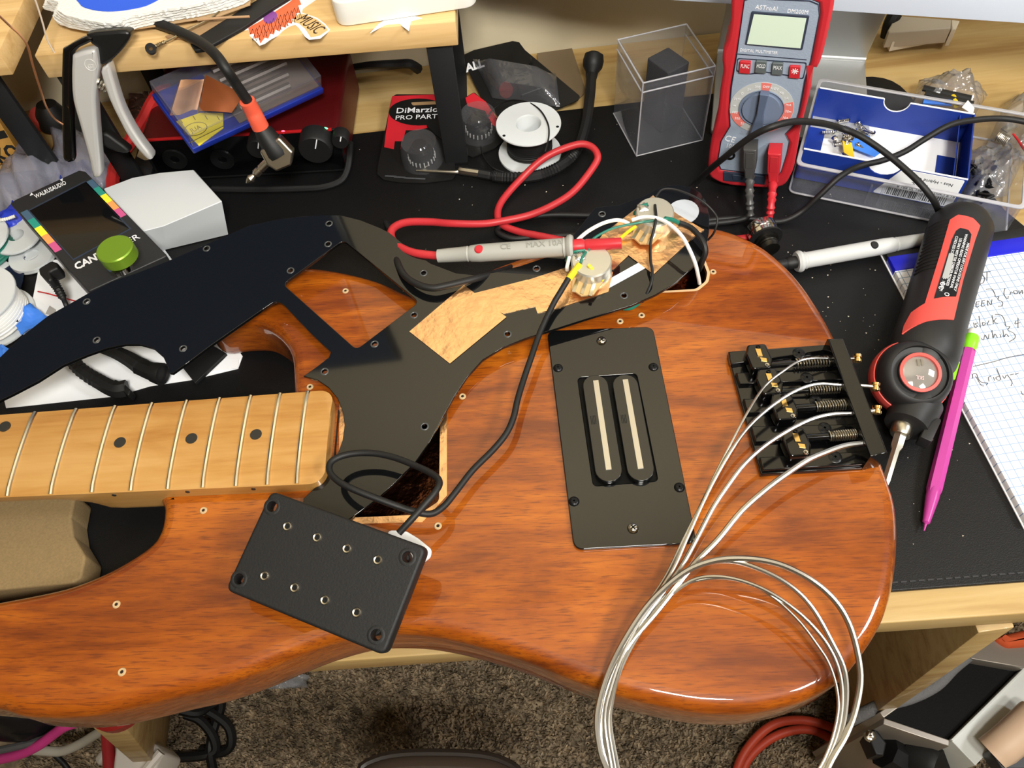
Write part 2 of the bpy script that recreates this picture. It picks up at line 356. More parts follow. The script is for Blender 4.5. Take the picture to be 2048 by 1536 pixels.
# ------------------------------------------------------------------ desk
def edgeY(x): return .1129 - .0418 * x
t = thing('desk', (0, .36, FZ), 'pale pine workbench desk under the black desk mat', 'desk')
link('tabletop', plate(H(-.003), [(-.95, edgeY(-.95)), (.95, edgeY(.95)), (.95, .624), (-.95, .624)], -.019, 0, .0012), M_PINE, t)
def splay_leg(top, bot, w, d):
    a, b = V(top), V(bot); f = Fr(a, b - a, V((0, 1, 0))); L = (b - a).length
    return box(f, 0, L, -d / 2, d / 2, -w / 2, w / 2, .001)
for sx in (1, -1):
    if sx > 0: a, b = V((.249, .15, -.022)), P(1684, 1388, FZ)
    else: a, b = V((-.25, .16, -.022)), P(322, 1470, FZ)
    link('leg', splay_leg(a, b, .019, .10), M_PINE, t)
link('rail', box(H0, -.3, .3, .3, .33, -.085, -.022, .001), M_PINE, t)
# desk mat
MATM = mat('leather_mat', (14, 14, 15), .45, bump=.25, bscale=1400, spec=.35)
def mfy(x): return .1277 - .0362 * x
t = thing('desk_mat', (0, .33, -.003), 'large black leatherette desk mat covering the pine desk', 'desk mat')
_a, _b = P(2011, 420), P(1822, 205)
outl = fillet([(-.62, mfy(-.62)), (.47, mfy(.47)), (_a.x, _a.y), (_b.x - .002, .5400), (-.62, .5405)], [0, .02, 0, .03, 0])
link('pad', plate(H(-.003), outl, 0, .003, .0008), MATM, t)
vs = []; stm = []
for i in range(230):
    x = -.6 + i * .0048; stm.append(box(Fr((x, mfy(x) + .0045, .00005), (1, -.036, 0), (0, 1, 0)), 0, .0032, -.0004, .0004, -.0002, .0003))
tag(link('stitching', joined(stm), mat('stitch', (48, 48, 50), .7), t), kind='stuff')
# ------------------------------------------------------------------ bass guitar
ZB = .042
HB = H(ZB)
g = thing('bass_guitar', P(1100, 900, .002), 'amber brown electric bass guitar lying face up with its pickguard removed', 'guitar')
body_px = [(327, 1004), (333, 1022), (332, 1045), (326, 1070), (309, 1095), (266, 1125), (216, 1152), (159, 1175), (100, 1190), (0, 1209), (-150, 1238), (-280, 1278), (-325, 1320), (-300, 1365), (-200, 1398), (-90, 1410),
           (0, 1419), (48, 1433), (97, 1437), (145, 1437), (194, 1433), (250, 1422), (345, 1399), (425, 1381), (504, 1354), (574, 1325), (643, 1298), (702, 1281), (745, 1273), (793, 1271), (852, 1274), (921, 1286), (991, 1305), (1060, 1328), (1112, 1349), (1190, 1379), (1250, 1398), (1309, 1412), (1399, 1428), (1488, 1430), (1540, 1422), (1586, 1411), (1631, 1393), (1676, 1366), (1711, 1326), (1746, 1275), (1768, 1227), (1784, 1165), (1791, 1090), (1787, 1020), (1772, 968), (1757, 928), (1735, 860), (1700, 760), (1662, 675), (1625, 611), (1595, 570), (1562, 535), (1525, 505), (1485, 484), (1450, 471), (1417, 465), (1360, 467), (1290, 474), (1200, 489), (1120, 505), (1060, 520), (988, 545), (930, 574), (880, 598), (832, 602), (766, 573), (701, 555), (641, 545), (609, 544), (550, 552), (480, 577), (425, 615), (404, 640), (425, 660), (470, 655), (515, 655), (545, 668), (568, 687), (582, 708), (588, 730), (590, 760)]

pock = [(592, 800), (598, 880), (520, 955), (400, 972), (345, 988)]
bo = smoothpoly(HB.lift(-.008).pts(body_px + pock), 3)
cav1 = fillet(HB.pts([(688, 790), (882, 782), (880, 1004), (838, 1032), (690, 1038)]), .004)
cav2 = fillet(HB.pts([(1240, 565), (1335, 500), (1392, 500), (1406, 522), (1415, 546), (1412, 563), (1392, 579), (1320, 583), (1270, 592)]), .006, 7)
body = link('body', slab(HB, bo, [(cav1, .022), (cav2, .032)], .040, .0078), M_BODY, g)
def grow(pts, d):
    c = V((sum(p[0] for p in pts) / len(pts), sum(p[1] for p in pts) / len(pts))); out = []
    for p in pts: q = V(p) - c; out.append(tuple(c + q * (1 + d / q.length)))
    return out
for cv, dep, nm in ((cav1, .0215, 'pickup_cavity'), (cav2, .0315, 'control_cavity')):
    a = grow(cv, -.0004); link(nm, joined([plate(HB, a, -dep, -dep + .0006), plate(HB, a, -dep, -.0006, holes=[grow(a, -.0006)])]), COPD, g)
fl = HB.pts([(679, 783), (894, 776), (894, 992), (845, 1045), (678, 1049)])
link('copper_flange', plate(HB, fl, .0001, .0004, holes=[grow(cav1, -.0006)]), COPPER, g)
link('routed_edge', plate(HB, grow(cav2, .0016), .0001, .0003, holes=[grow(cav2, -.0002)]), mat('bare_wood', (206, 170, 128), .8), g)
HOLEM = mat('hole_dark', (30, 18, 10), .9)
r0 = None
for (x, y) in ((407, 1021), (233, 1209), (244, 1344), (691, 582), (925, 793), (876, 1052), (620, 774), (1426, 544), (1283, 631), (1240, 643)):
    if r0 is None:
        o = P(x, y, ZB); r0 = link('screw_hole', lathe(o, (0, 0, 1), [(.0008, .0002), (.0010, .0006), (.0017, .0007), (.0021, .0001)], 16), mat('chipped_wood', (190, 164, 124), .8), g)
        link('hole_core', lathe(o, (0, 0, 1), [(0, .0003), (.0009, .0003), (.0009, .0001)], 12), HOLEM, r0); b0 = o
    else:
        c = dup(r0, g); c.location = P(x, y, ZB) - b0
# neck
NX, NY, NA, NW, NT, ZN = -.1192, .2282, -.0591, .0592, .0331, .053
du = V((math.cos(NA), math.sin(NA), 0)); dv = V((-math.sin(NA), math.cos(NA), 0))
def NP(u, v, z): return V((NX, NY, 0)) + du * u + dv * v + V((0, 0, z))
UE = V((P(656, 870, ZN) - V((NX, NY, ZN)))).dot(du)
def nw(u): return (NW + NT * u) / 2
secs = [-.32, -.25, -.2, -.16, -.135, -.12, -.112, -.105, -.09, -.06, -.03, 0]
ER = .0085
secs += [UE - ER * (1 - math.sin(k * math.pi / 12)) for k in range(0, 7)]
vs, fs = [], []; NPT = 26
def ntop(v): return ZN - v * v / (2 * .24)
for u in secs:
    hw = nw(u)
    if u > UE - ER: hw = hw - ER + math.sqrt(max(ER * ER - (u - UE + ER) ** 2, 0))
    heel = min(max((u + .135) / .03, 0), 1); dep = .021 + .006 * heel
    ring = []
    for k in range(9): v = -hw + 2 * hw * k / 8; ring.append((v, ntop(v) - (.0008 if k in (0, 8) else 0)))
    for k in range(NPT - 9):
        a = math.pi * (k + .0) / (NPT - 10); e = .5 * (1 - heel) + .12 * heel
        cx, sx_ = math.cos(a), math.sin(a)
        v = hw * math.copysign(abs(cx) ** (2 * e if e > .3 else .25), cx); z = ntop(hw) - .004 - (dep - .004) * abs(sx_) ** (2 * e if e > .3 else .25); ring.append((v * .999, z))
    for v, z in ring: vs.append(NP(u, v, z))
for i in range(len(secs) - 1):
    for k in range(NPT): fs.append([i * NPT + k, (i + 1) * NPT + k, (i + 1) * NPT + (k + 1) % NPT, i * NPT + (k + 1) % NPT])
fs.append(list(range(NPT))); fs.append([(len(secs) - 1) * NPT + k for k in range(NPT)][::-1])
nm = mesh(vs, fs, 30); bm = bmesh.new(); bm.from_mesh(nm); bmesh.ops.remove_doubles(bm, verts=bm.verts, dist=1e-5); bmesh.ops.recalc_face_normals(bm, faces=bm.faces); bm.to_mesh(nm); bm.free(); smooth(nm, 30)
neck = link('neck', nm, M_MAPLE, g)
fret = lambda n: .8636 * (1 - 2 ** (-n / 12)) - .8636 * (1 - 2 ** (-20 / 12))
FRM = mat('fret_nickel', (226, 222, 206), .2, 1.0)
for n in range(8, 21):
    u = fret(n); hw = nw(u) - .0004
    link('fret', tube([NP(u, hw * s / 6, ntop(hw * s / 6) + .0001 + (-.0006 if abs(s) == 6 else 0)) for s in range(-6, 7)], .00125, seg=8, raw=True), FRM, neck)
INL = mat('inlay_black', (46, 44, 40), .35)
d0 = None
for (x, y) in ((240, 885), (383, 877), (512, 869), (9, 853)):
    p = P(x, y, ZN); o = V((p.x, p.y, ZN - .0010))
    if d0 is None: d0 = link('dot_inlay', lathe(o, (0, 0, 1), [(0, .0013), (.0033, .0013), (.0033, -.0004)], 24), INL, neck); b0 = o
    else: c = dup(d0, neck); c.location = o - b0
for n in (15, 17, 19):
    u = (fret(n) + fret(n - 1)) / 2; o = NP(u, -nw(u) + .0003, ZN - .0055)
    link('side_dot', lathe(o, -dv, [(0, .0006), (.0012, .0006), (.0012, -.0003)], 14), INL, neck)
link('neck_joint', box(Fr(NP(UE + .0018, 0, .043), du, dv), -.0003, .0003, -.02, .02, -.002, .0006), HOLEM, g)
# bridge pickup on its cover plate
HP_ = HB.lift(.0024)
co = fillet(HB.pts([(1094, 661), (1306, 653), (1394, 1086), (1148, 1099)], .0024), .0055, 6)
hole = fillet(HB.pts([(1155, 755), (1273, 747), (1316, 962), (1187, 972)], .0024), .0025)
pk = link('pickup_plate', plate(HB, co, .0002, .0024, .0005, holes=[hole]), PGM, g)
link('recess_floor', plate(HB, grow(hole, .0005), .0003, .0008), mat('recess_black', (5, 5, 5), .5, spec=.2), pk)
for (a, b, bl) in (((1191, 771), (1217, 939), ((1191.5, 761), (1217.5, 939))), ((1251, 770), (1281, 937), ((1250.5, 759), (1281.5, 937)))):
    A, B = V(HB.px(*a, .006)), V(HB.px(*b, .006)); d = (B - A).normalized(); n = V((-d.y, d.x)); r = .0072
    st = [tuple(A - d * r * math.sin(math.pi * k / 10) + n * r * math.cos(math.pi * k / 10)) for k in range(11)] + [tuple(B + d * r * math.sin(math.pi * k / 10) - n * r * math.cos(math.pi * k / 10)) for k in range(11)]
    bob = link('pickup_bobbin', plate(HB, st, .0008, .006, .0004), mat('bobbin', (16, 17, 17), .22, ior=1.6), g)
    A, B = V(HB.px(*bl[0], .0062)), V(HB.px(*bl[1], .0062))
    link('blade_magnet', plate(HB, [tuple(A - n * .0015), tuple(B - n * .0015), tuple(B + n * .0015), tuple(A + n * .0015)], .004, .0064), mat('blade_steel', (200, 196, 186), .35, .85), bob)
    M_ = (A * .55 + B * .45) - n * .0045
    link('engraved_mark', joined([plate(HB, [tuple(M_ + n * .0008 * k + d * s * .0028 + n * q) for s, q in ((-1, -.0002), (1, -.0002), (1, .0002), (-1, .0002))], .0059, .00605) for k in (-1.5, -.5, .5, 1.5)]), mat('mark_dark', (8, 8, 8), .8), bob)
def screw(o, r, m, parent, h=.0012, name='screw', cross=True, ax=(0, 0, 1)):
    s = link(name, lathe(o, ax, [(0, h), (r * .5, h * .95), (r * .85, h * .6), (r, 0)], 18), m, parent)
    return s
def crossmark(o, r, h):
    f = Fr(V(o) + V((0, 0, h)), (math.cos(.6), math.sin(.6), 0), (-math.sin(.6), math.cos(.6), 0))
    return joined([box(f, -r * .6, r * .6, -r * .13, r * .13, -.0002, .00012), box(f, -r * .13, r * .13, -r * .6, r * .6, -.0002, .00012)])
SCB = mat('black_screw', (34, 34, 36), .3, .7)
MK = mat('slot_dark', (4, 4, 4), .9)
for (x, y) in ((1116, 735), (1307, 733), (1359, 974), (1148, 1002)):
    o = P(x, y, ZB + .003) - V((0, 0, .0006)); s = screw(o, .0029, SCB, pk); link('slot', crossmark(o, .0029, .0012), MK, s)
for (x, y) in ((1203, 681), (1266, 1056)):
    o = P(x, y, ZB + .003) - V((0, 0, .0006)); s = screw(o, .0030, CHROME, pk, .002); link('slot', crossmark(o, .0028, .0019), MK, s); s['label'] = 'silver screw'
# bridge
bs = [P(1458, 704, ZB + .006), P(1527, 940, ZB + .006), P(1655, 690, ZB + .006), P(1742, 925, ZB + .006)]
fb = Fr(V((bs[0].x, bs[0].y, ZB)), bs[2] - bs[0], (0, 1, 0)); fb = Fr(V((bs[0].x, bs[0].y, ZB)), (fb.x.x, fb.x.y, 0), (-fb.x.y, fb.x.x, 0))
bw = -fb.px(1527, 940, .006)[1]; bl = fb.px(1700, 800, .006)[0]
pts = fb.pts([(1457, 703), (1652, 690), (1737, 930), (1524, 944)], .006)
br = link('bridge', plate(fb, pts, .0001, .0035, .0005), GLOSSB, g)
ribs = [[(1457, 703), (1652, 689), (1656, 700), (1462, 728)], [(1472, 745), (1480, 768), (1672, 760), (1668, 740)], [(1487, 797), (1496, 826), (1694, 815), (1688, 795)], [(1502, 852), (1512, 884), (1712, 872), (1705, 848)], [(1519, 914), (1527, 940), (1737, 927), (1730, 902)]]
for rb in ribs: link('bridge_rib', plate(fb, fb.pts(rb, .006), .003, .006, .0006), GLOSSB, br)
tp = [(1655, 677), (1687, 676), (1776, 906), (1741, 913)]
HT = .0165
link('tailpiece', plate(fb, fb.pts(tp, HT), .0002, HT, .0008), GLOSSB, br)
sad = [(1517, 715, 1592, 727, 1666, 722), (1538, 765, 1617, 780, 1686, 775), (1567, 815, 1631, 813, 1698, 810), (1592, 886, 1658, 872, 1720, 869)]
for (x, y, x1, y1, x2, y2) in sad:
    u, v = fb.px(x, y, .012); a = fb.px(x1, y1, .0085); b = fb.px(x2, y2, .0085)
    sg = [(u - .0052, v - .0085), (u + .0052, v - .0085), (u + .0072, v - .002), (u + .0056, v + .0085), (u - .0048, v + .0085), (u - .0068, v + .002)]
    s = link('saddle', plate(fb, fillet(sg, .0022), .0055, .0135, .0012), GLOSSB, br)
    link('saddle_insert', joined([plate(fb, [(u - .0012, v + .0048), (u + .0016, v + .0044), (u + .0018, v - .0005), (u - .0008, v - .0002)], .013, .0142), plate(fb, [(u + .0002, v - .0012), (u + .0036, v - .002), (u + .0036, v - .0042), (u + .0006, v - .0034)], .013, .0139)]), GOLD, s)
    for (q, r_) in ((-.0066, .003), (.0062, .0008)):
        link('height_screw', lathe(fb.w(u + r_, v + q, .0132), fb.n, [(.0004, .0002), (.0007, .0009), (.0012, .0010), (.0014, 0)], 12), NICKEL if q < 0 else SCB, s)
    ym = a[1]; ub = b[0] + .004
    link('intonation_rod', tube([fb.w(u + .004, ym, .0085), fb.w(ub, ym, .0085)], .0019, seg=10, raw=True), GLOSSB, br)
    link('spring', coil(fb.w(a[0], ym, .0085), fb.w(b[0], ym, .0085), .0027, 13, .00048), NICKEL, br)
for (x, y) in ((1598, 705), (1614, 754), (1632, 800), (1650, 855), (1671, 913)):
    o = P(x, y, ZB + .0066) - V((0, 0, .0006)); s = screw(o, .0036, mat('dark_screw', (44, 44, 44), .3, .8), br, .0005); link('slot', crossmark(o, .0042, .0005), MK, s)
# ------------------------------------------------------------------ loose pickguard
PG = F3(P(640, 990, .0450), P(1380, 430, .0590), P(100, 640, .0530))
if PG.n.z < 0: PG = Fr(PG.o, PG.x, -PG.y)
pgo = [(607, 752), (634, 733), (657, 715), (662, 704), (640, 684), (623, 668), (596, 640), (570, 612), (561, 605), (553, 603), (542, 607), (480, 650), (420, 692), (380, 722), (345, 747), (339, 746), (336, 735), (327, 715), (307, 697), (280, 689), (250, 689), (212, 697), (175, 710), (125, 731), (75, 763), (25, 789), (0, 801), (-60, 838), (-120, 835), (-95, 790), (0, 714), (45, 671), (95, 632), (140, 607), (175, 587), (225, 562), (275, 545), (335, 522), (400, 494), (455, 470), (500, 450), (560, 438), (600, 433), (641, 430), (681, 430), (721, 440), (761, 456), (778, 465), (822, 500), (862, 527), (912, 546), (950, 550), (987, 545), (1040, 532), (1090, 515), (1120, 500), (1145, 472), (1165, 447), (1190, 415), (1237, 410), (1287, 392), (1312, 378), (1335, 371), (1358, 369), (1382, 374), (1400, 385), (1412, 402), (1419, 432), (1418, 465), (1411, 500), (1398, 522), (1380, 540), (1350, 567), (1310, 590), (1262, 611), (1175, 637), (1100, 661), (1050, 677), (1005, 695), (965, 720), (935, 753), (910, 790), (885, 835), (860, 882), (830, 925), (785, 970), (755, 997), (715, 1027), (690, 1044), (650, 1046), (605, 1020), (607, 997), (635, 970), (657, 937), (677, 903), (685, 880), (689, 850), (685, 822), (675, 797), (657, 775), (635, 760)]
win = fillet(PG.pts([(687, 480), (566, 568), (713, 699), (838, 604)]), .004)
hl = [(847, 546), (828, 630), (749, 688), (649, 743), (849, 853), (1015, 668), (1248, 591), (1073, 537), (366, 697), (193, 680), (173, 603), (413, 497), (656, 488), (581, 541), (1204, 428), (658, 447)]
pg = thing('pickguard', PG.wp(800, 700), 'large glossy black bass pickguard lying loose, wired side up, across the guitar body', 'pickguard')
link('guard_plate', plate(PG, PG.pts(pgo), -.0022, 0, .0003, holes=[win] + [circ(*PG.px(x, y), .0016, 10) for x, y in hl]), PGM, pg)
h0 = None
for (x, y) in hl:
    o = PG.wp(x, y)
    if h0 is None: h0 = link('screw_hole', lathe(o, PG.n, [(.0016, .0001), (.0019, .0003), (.0023, .0002), (.0025, 0)], 14), mat('hole_lip', (70, 72, 72), .35), pg); b0 = o
    else: c = dup(h0, pg); c.location = o - b0
tapes = [([(928, 571), (1013, 635), (900, 728), (819, 664)], .0004), ([(945, 588), (1055, 560), (1076, 612), (1007, 628), (985, 618)], .0002), ([(1052, 562), (1128, 537), (1170, 525), (1226, 545), (1217, 584), (1120, 616), (1075, 627)], .0003),
         ([(1306, 392), (1355, 430), (1408, 461), (1392, 471), (1307, 550), (1257, 512), (1226, 541), (1165, 528), (1205, 470)], .0005)]
for i, (L, h) in enumerate(tapes):
    q = PG.pts(L); 
    o = link('copper_tape', plate(PG, q, h - .0001, h + .0002), COPPER, pg)
link('backing_paper', plate(PG, PG.pts([(1217, 577), (1292, 536), (1276, 527), (1224, 556)]), .0001, .0005), PAPER, pg)
link('clear_film', plate(PG, circ(*PG.px(1366, 424), .0105, 26, .0095), .0001, .0004), mat('film_grey', (176, 182, 190), .25), pg)
POTM = mat('pot_can', (206, 204, 192), .35, .75)
PHEN = mat('phenolic', (196, 160, 108), .6)
SOLD = mat('solder', (210, 208, 200), .15, 1.0, bump=.6, bscale=700)
for (x, y, hx, tx, ty, r) in ((1183, 520, .0125, 1172, 566, .0122), (1310, 422, .0125, 1290, 470, .0118)):
    c = V(PG.px(x, y, hx)); o = PG.w(c.x, c.y, 0)
    p_ = link('potentiometer', lathe(o, PG.n, [(0, .0003), (r + .0004, .0003), (r + .0004, .0035), (r, .0042), (r, hx - .001), (r - .0008, hx - .0001), (0, hx)], 32), POTM, pg)
    b = V(PG.px(tx, ty, .004)); d = (b - c).normalized(); n = V((-d.y, d.x))
    tri = [tuple(c + n * r * .95), tuple(c - n * r * .95), tuple(c + d * (r + .006) - n * .0068), tuple(c + d * (r + .009)), tuple(c + d * (r + .006) + n * .0068)]
    link('wafer', plate(PG, tri, .0030, .0046, .0003), PHEN, p_)
    link('lug', joined([box(Fr(PG.w(*(c + d * (r + .002) + n * q), .0047), PG.w(*(c + d)) - PG.w(*c), PG.w(*(c + n)) - PG.w(*c)), -.004, .006, -.001, .001, 0, .0006) for q in (-.0052, 0, .0052)]), NICKEL, p_)
    link('solder_blob', lathe(PG.w(*(c + V((-.003, .007))), hx - .0004), PG.n, [(0, .0018), (.0022, .0013), (.0036, .0004), (.004, -.0002)], 12, rmod=lambda k: 1 + .25 * math.sin(k * 2.3)), SOLD, p_)
def gz(L): return [PG.wp(a, b, h) for a, b, h in L]
def wire(nm, L, r, m, **k): return link(nm, tube(gz(L), r, **k), m, pg)
wire('white_wire', [(1134, 540, .004), (1135, 530, .008), (1147, 492, .012), (1170, 467, .013), (1200, 449, .012), (1225, 441, .01), (1242, 441, .008), (1258, 447, .006)], .0012, WHW)
wire('white_wire', [(1264, 440, .012), (1287, 434, .014), (1312, 436, .016), (1337, 447, .017), (1362, 470, .016), (1377, 495, .013), (1390, 525, .006), (1396, 550, -.004), (1399, 567, -.014)], .0012, WHW)
wire('green_wire', [(1352, 443, .006), (1335, 438, .014), (1300, 442, .013), (1275, 446, .012), (1225, 457, .013), (1190, 475, .013), (1180, 488, .0135), (1178, 500, .0128)], .0008, GRN)
wire('green_wire', [(1132, 522, .003), (1137, 510, .010), (1150, 503, .013), (1170, 500, .0132)], .0008, GRN)
wire('green_wire', [(1161, 526, .0132), (1166, 512, .014), (1172, 504, .0130)], .0008, GRN)
wire('green_sleeve', [(1358, 446, .007), (1345, 440, .011), (1330, 437, .014)], .0014, GRN)
wire('green_sleeve', [(1268, 428, .006), (1280, 414, .012), (1296, 408, .0135)], .0010, GRN)
wire('black_cable', [(1358, 446, .007), (1372, 451, .006), (1386, 459, .006), (1404, 480, .006), (1411, 502, .003), (1404, 524, -.004), (1398, 540, -.015)], .0018, RUB)
wire('black_wire', [(1310, 410, .0135), (1312, 437, .016), (1307, 462, .013), (1301, 487, .009), (1301, 520, .007), (1305, 545, .005), (1302, 567, .003), (1292, 590, -.001), (1284, 604, -.006)], .0009, RUB)
wire('black_wire', [(1311, 394, .012), (1325, 379, .012), (1350, 379, .012), (1382, 390, .012), (1408, 405, .011), (1428, 425, .008), (1435, 441, .006), (1428, 465, .0), (1416, 480, -.008)], .0007, RUB)
wire('yellow_sleeve', [(1160, 529, .0125), (1152, 539, .0115), (1137, 559, .009)], .0021, YEL)
wire('yellow_sleeve', [(1176, 529, .0135), (1186, 540, .0115), (1206, 561, .005)], .0011, YEL)
wire('yellow_sleeve', [(1272, 452, .008), (1258, 462, .006), (1242, 475, .003)], .0011, YEL)
wire('red_wire', [(1158, 538, .009), (1162, 552, .007), (1166, 560, .005)], .0006, REDW)
link('green_sleeve', tube([P(1278, 606, .045), P(1262, 616, .0445), P(1246, 617, .0445)], .0013), GRN, pg)
# ------------------------------------------------------------------ loose neck pickup
PU = F3(P(451, 1180, .0595), P(767, 1312, .0585), P(541, 983, .0745))
if PU.n.z < 0: PU = Fr(PU.o, PU.x, -PU.y)
pu = thing('loose_pickup', PU.wp(650, 1145, -.018), 'black bass pickup lying face down on the lower guitar body, cable attached', 'pickup')
q = PU.pts([(541, 981), (853, 1095), (768, 1312), (449, 1180)])
link('cover', plate(PU, fillet(q, .0042, 6), -.0085, 0, .0016, holes=[circ(*PU.px(x, y), .0026, 16) for x, y in ((544, 1013), (815, 1114), (478, 1158), (752, 1270))], res=4), BLKM, pu)
link('coil_block', plate(PU, fillet([tuple(V(p) * .82 + (V(q[0]) + V(q[1]) + V(q[2]) + V(q[3])) / 4 * .18) for p in q], .006, 6), -.0155, -.0084, .0008), BLKM, pu)
for (x, y) in ((544, 1013), (815, 1114), (478, 1158), (752, 1270)):
    link('mounting_ear_ring', lathe(PU.wp(x, y), PU.n, [(.0024, -.0009), (.0027, .0002), (.0036, .0004), (.0044, .0001)], 20), BLKM, pu)
p0 = None
for (x, y) in ((575.5, 1053), (635, 1075), (694.5, 1097.5), (756, 1120), (530, 1152), (590, 1175.5), (650.5, 1200.5), (714, 1225)):
    o = PU.wp(x, y)
    if p0 is None:
        p0 = link('pole_screw', lathe(o, PU.n, [(.0011, -.0004), (.0013, .0008), (.0019, .0010), (.0023, .0006), (.0024, -.0002)], 18), NICKEL, pu); b0 = o
        link('hex_socket', lathe(o, PU.n, [(0, .0003), (.0013, .0003), (.0013, -.0001)], 6), MK, p0)
    else: c = dup(p0, pu); c.location = o - b0
cab = [(1137, 557, .0655), (1122, 582, .063), (1105, 611, .060), (1080, 665, .057), (1062, 716, .056), (1047, 760, .055), (1035, 800, .055), (1027, 835, .054), (1012, 868, .053), (985, 901, .052), (945, 941, .052), (910, 986, .052), (886, 1014, .052), (860, 1028, .053), (822, 1021, .056), (772, 1004, .060), (710, 980, .063), (676, 962, .063), (659, 942, .062), (664, 922, .061), (695, 909, .060), (740, 906, .060), (785, 914, .061), (830, 931, .063), (866, 949, .066), (879, 965, .068), (869, 986, .069), (847, 1012, .068), (822, 1040, .067), (798, 1066, .064)]
link('cable', pxtube(cab, .0018, seg=10, n=5), RUB, pu)
tag(link('white_plastic_tab', plate(H(ZB + .0002), fillet(H(ZB).pts([(770, 1062), (815, 1066), (838, 1080), (865, 1102), (862, 1116), (842, 1132), (800, 1110)]), .003), 0, .0022, .0004), WHITE), 'white plastic tab peeking out from under the loose black pickup', 'plastic tab')
# ------------------------------------------------------------------ bass strings
strings = [
 (.0007, [(1708, 717, .0515), (1690, 718, .052), (1657, 717, .055), (1625, 717, .0585), (1600, 722, .060), (1570, 740, .062), (1530, 772, .063), (1495, 825, .064), (1460, 890, .064), (1425, 960, .063), (1400, 1013, .062), (1366, 1080, .060), (1333, 1149, .057), (1290, 1215, .053), (1240, 1290, .050), (1213, 1345, .048), (1200, 1400, .046), (1199, 1450, .044), (1220, 1530, .042), (1290, 1615, .04), (1400, 1665, .04), (1530, 1640, .04), (1620, 1560, .042), (1656, 1500, .044), (1675, 1430, .047), (1674, 1380, .049), (1659, 1330, .052), (1636, 1292, .055), (1593, 1237, .058), (1533, 1185, .061), (1473, 1160, .062), (1410, 1158, .060), (1350, 1178, .057), (1300, 1225, .054), (1262, 1285, .052), (1240, 1340, .050), (1226, 1400, .047), (1222, 1450, .045), (1238, 1540, .042)], 'thinnest'),
 (.00095, [(1744, 773, .0515), (1720, 771, .053), (1677, 770, .0565), (1640, 768, .059), (1605, 776, .0605), (1565, 797, .062), (1525, 827, .063), (1490, 862, .064), (1460, 905, .0645), (1430, 957, .0635), (1405, 1007, .0625), (1373, 1078, .0605), (1341, 1148, .0585), (1280, 1240, .054), (1230, 1312, .0505), (1205, 1375, .0475), (1194, 1440, .0445), (1214, 1530, .042), (1290, 1635, .04), (1410, 1690, .04), (1540, 1660, .04), (1625, 1570, .042), (1666, 1490, .044), (1683, 1420, .0465), (1680, 1350, .0505), (1655, 1290, .0545), (1608, 1235, .0585), (1548, 1190, .0615), (1488, 1163, .0625), (1430, 1153, .0615), (1380, 1163, .059), (1325, 1205, .056), (1280, 1265, .053), (1245, 1330, .050), (1224, 1395, .047), (1216, 1450, .0445), (1230, 1540, .042)], 'second thinnest'),
 (.00115, [(1748, 821, .0515), (1730, 825, .053), (1697, 827, .0565), (1662, 829, .0595), (1620, 840, .0615), (1570, 865, .0635), (1525, 895, .0645), (1487, 930, .065), (1455, 972, .0645), (1425, 1017, .0635), (1393, 1078, .061), (1360, 1137, .0585), (1300, 1220, .0545), (1250, 1290, .051), (1216, 1355, .048), (1196, 1420, .045), (1208, 1510, .0425), (1270, 1620, .04), (1400, 1700, .04), (1530, 1690, .04), (1620, 1600, .042), (1672, 1497, .0435), (1691, 1420, .0465), (1690, 1345, .051), (1663, 1283, .055), (1623, 1214, .0595), (1578, 1170, .0625), (1518, 1138, .0645), (1459, 1122, .0645), (1400, 1131, .062), (1345, 1163, .0595), (1290, 1225, .0555), (1248, 1300, .0515), (1222, 1370, .048), (1208, 1440, .045), (1222, 1540, .042)], 'second thickest'),
 (.00145, [(1752, 884, .053), (1740, 885, .054), (1720, 887, .0565), (1687, 892, .0595), (1650, 905, .062), (1612, 922, .064), (1570, 950, .065), (1530, 980, .0655), (1482, 1023, .065), (1435, 1080, .0625), (1387, 1130, .0595), (1320, 1215, .0555), (1265, 1280, .052), (1228, 1340, .049), (1206, 1410, .0455), (1204, 1500, .0425), (1260, 1630, .04), (1390, 1720, .04), (1530, 1720, .04), (1620, 1625, .042), (1658, 1530, .0435), (1692, 1470, .0455), (1712, 1415, .0475), (1721, 1350, .051), (1708, 1277, .0555), (1686, 1224, .0595), (1652, 1183, .0625), (1606, 1150, .065), (1550, 1126, .0665), (1488, 1117, .0665), (1425, 1122, .0645), (1365, 1147, .0615), (1300, 1205, .057), (1250, 1278, .053), (1215, 1350, .0485), (1194, 1430, .0455), (1200, 1500, .043), (1216, 1545, .042)], 'thickest')]
for r, L, w in strings:
    t = thing('bass_string', P(*L[4]), 'the %s of four coiled steel bass strings hung through the black bridge' % w, 'string', 'coiled bass strings')
    pts = cr([P(*p) for p in L], 6)
    link('wound_wire', tube(pts, r, seg=8, raw=True), STEEL, t)
    a, b = P(*L[0]), P(*L[1])
    if r < .0013:
        o = a + (a - b).normalized() * .002
        link('ball_end', lathe(o, V((.25, .9, .3)), [(.0011, -.0021), (.0024, -.0021), (.0024, -.0008), (.0018, -.0004), (.0018, .0004), (.0024, .0008), (.0024, .0021), (.0011, .0021), (.0011, -.0021)], 16), GOLD, t)
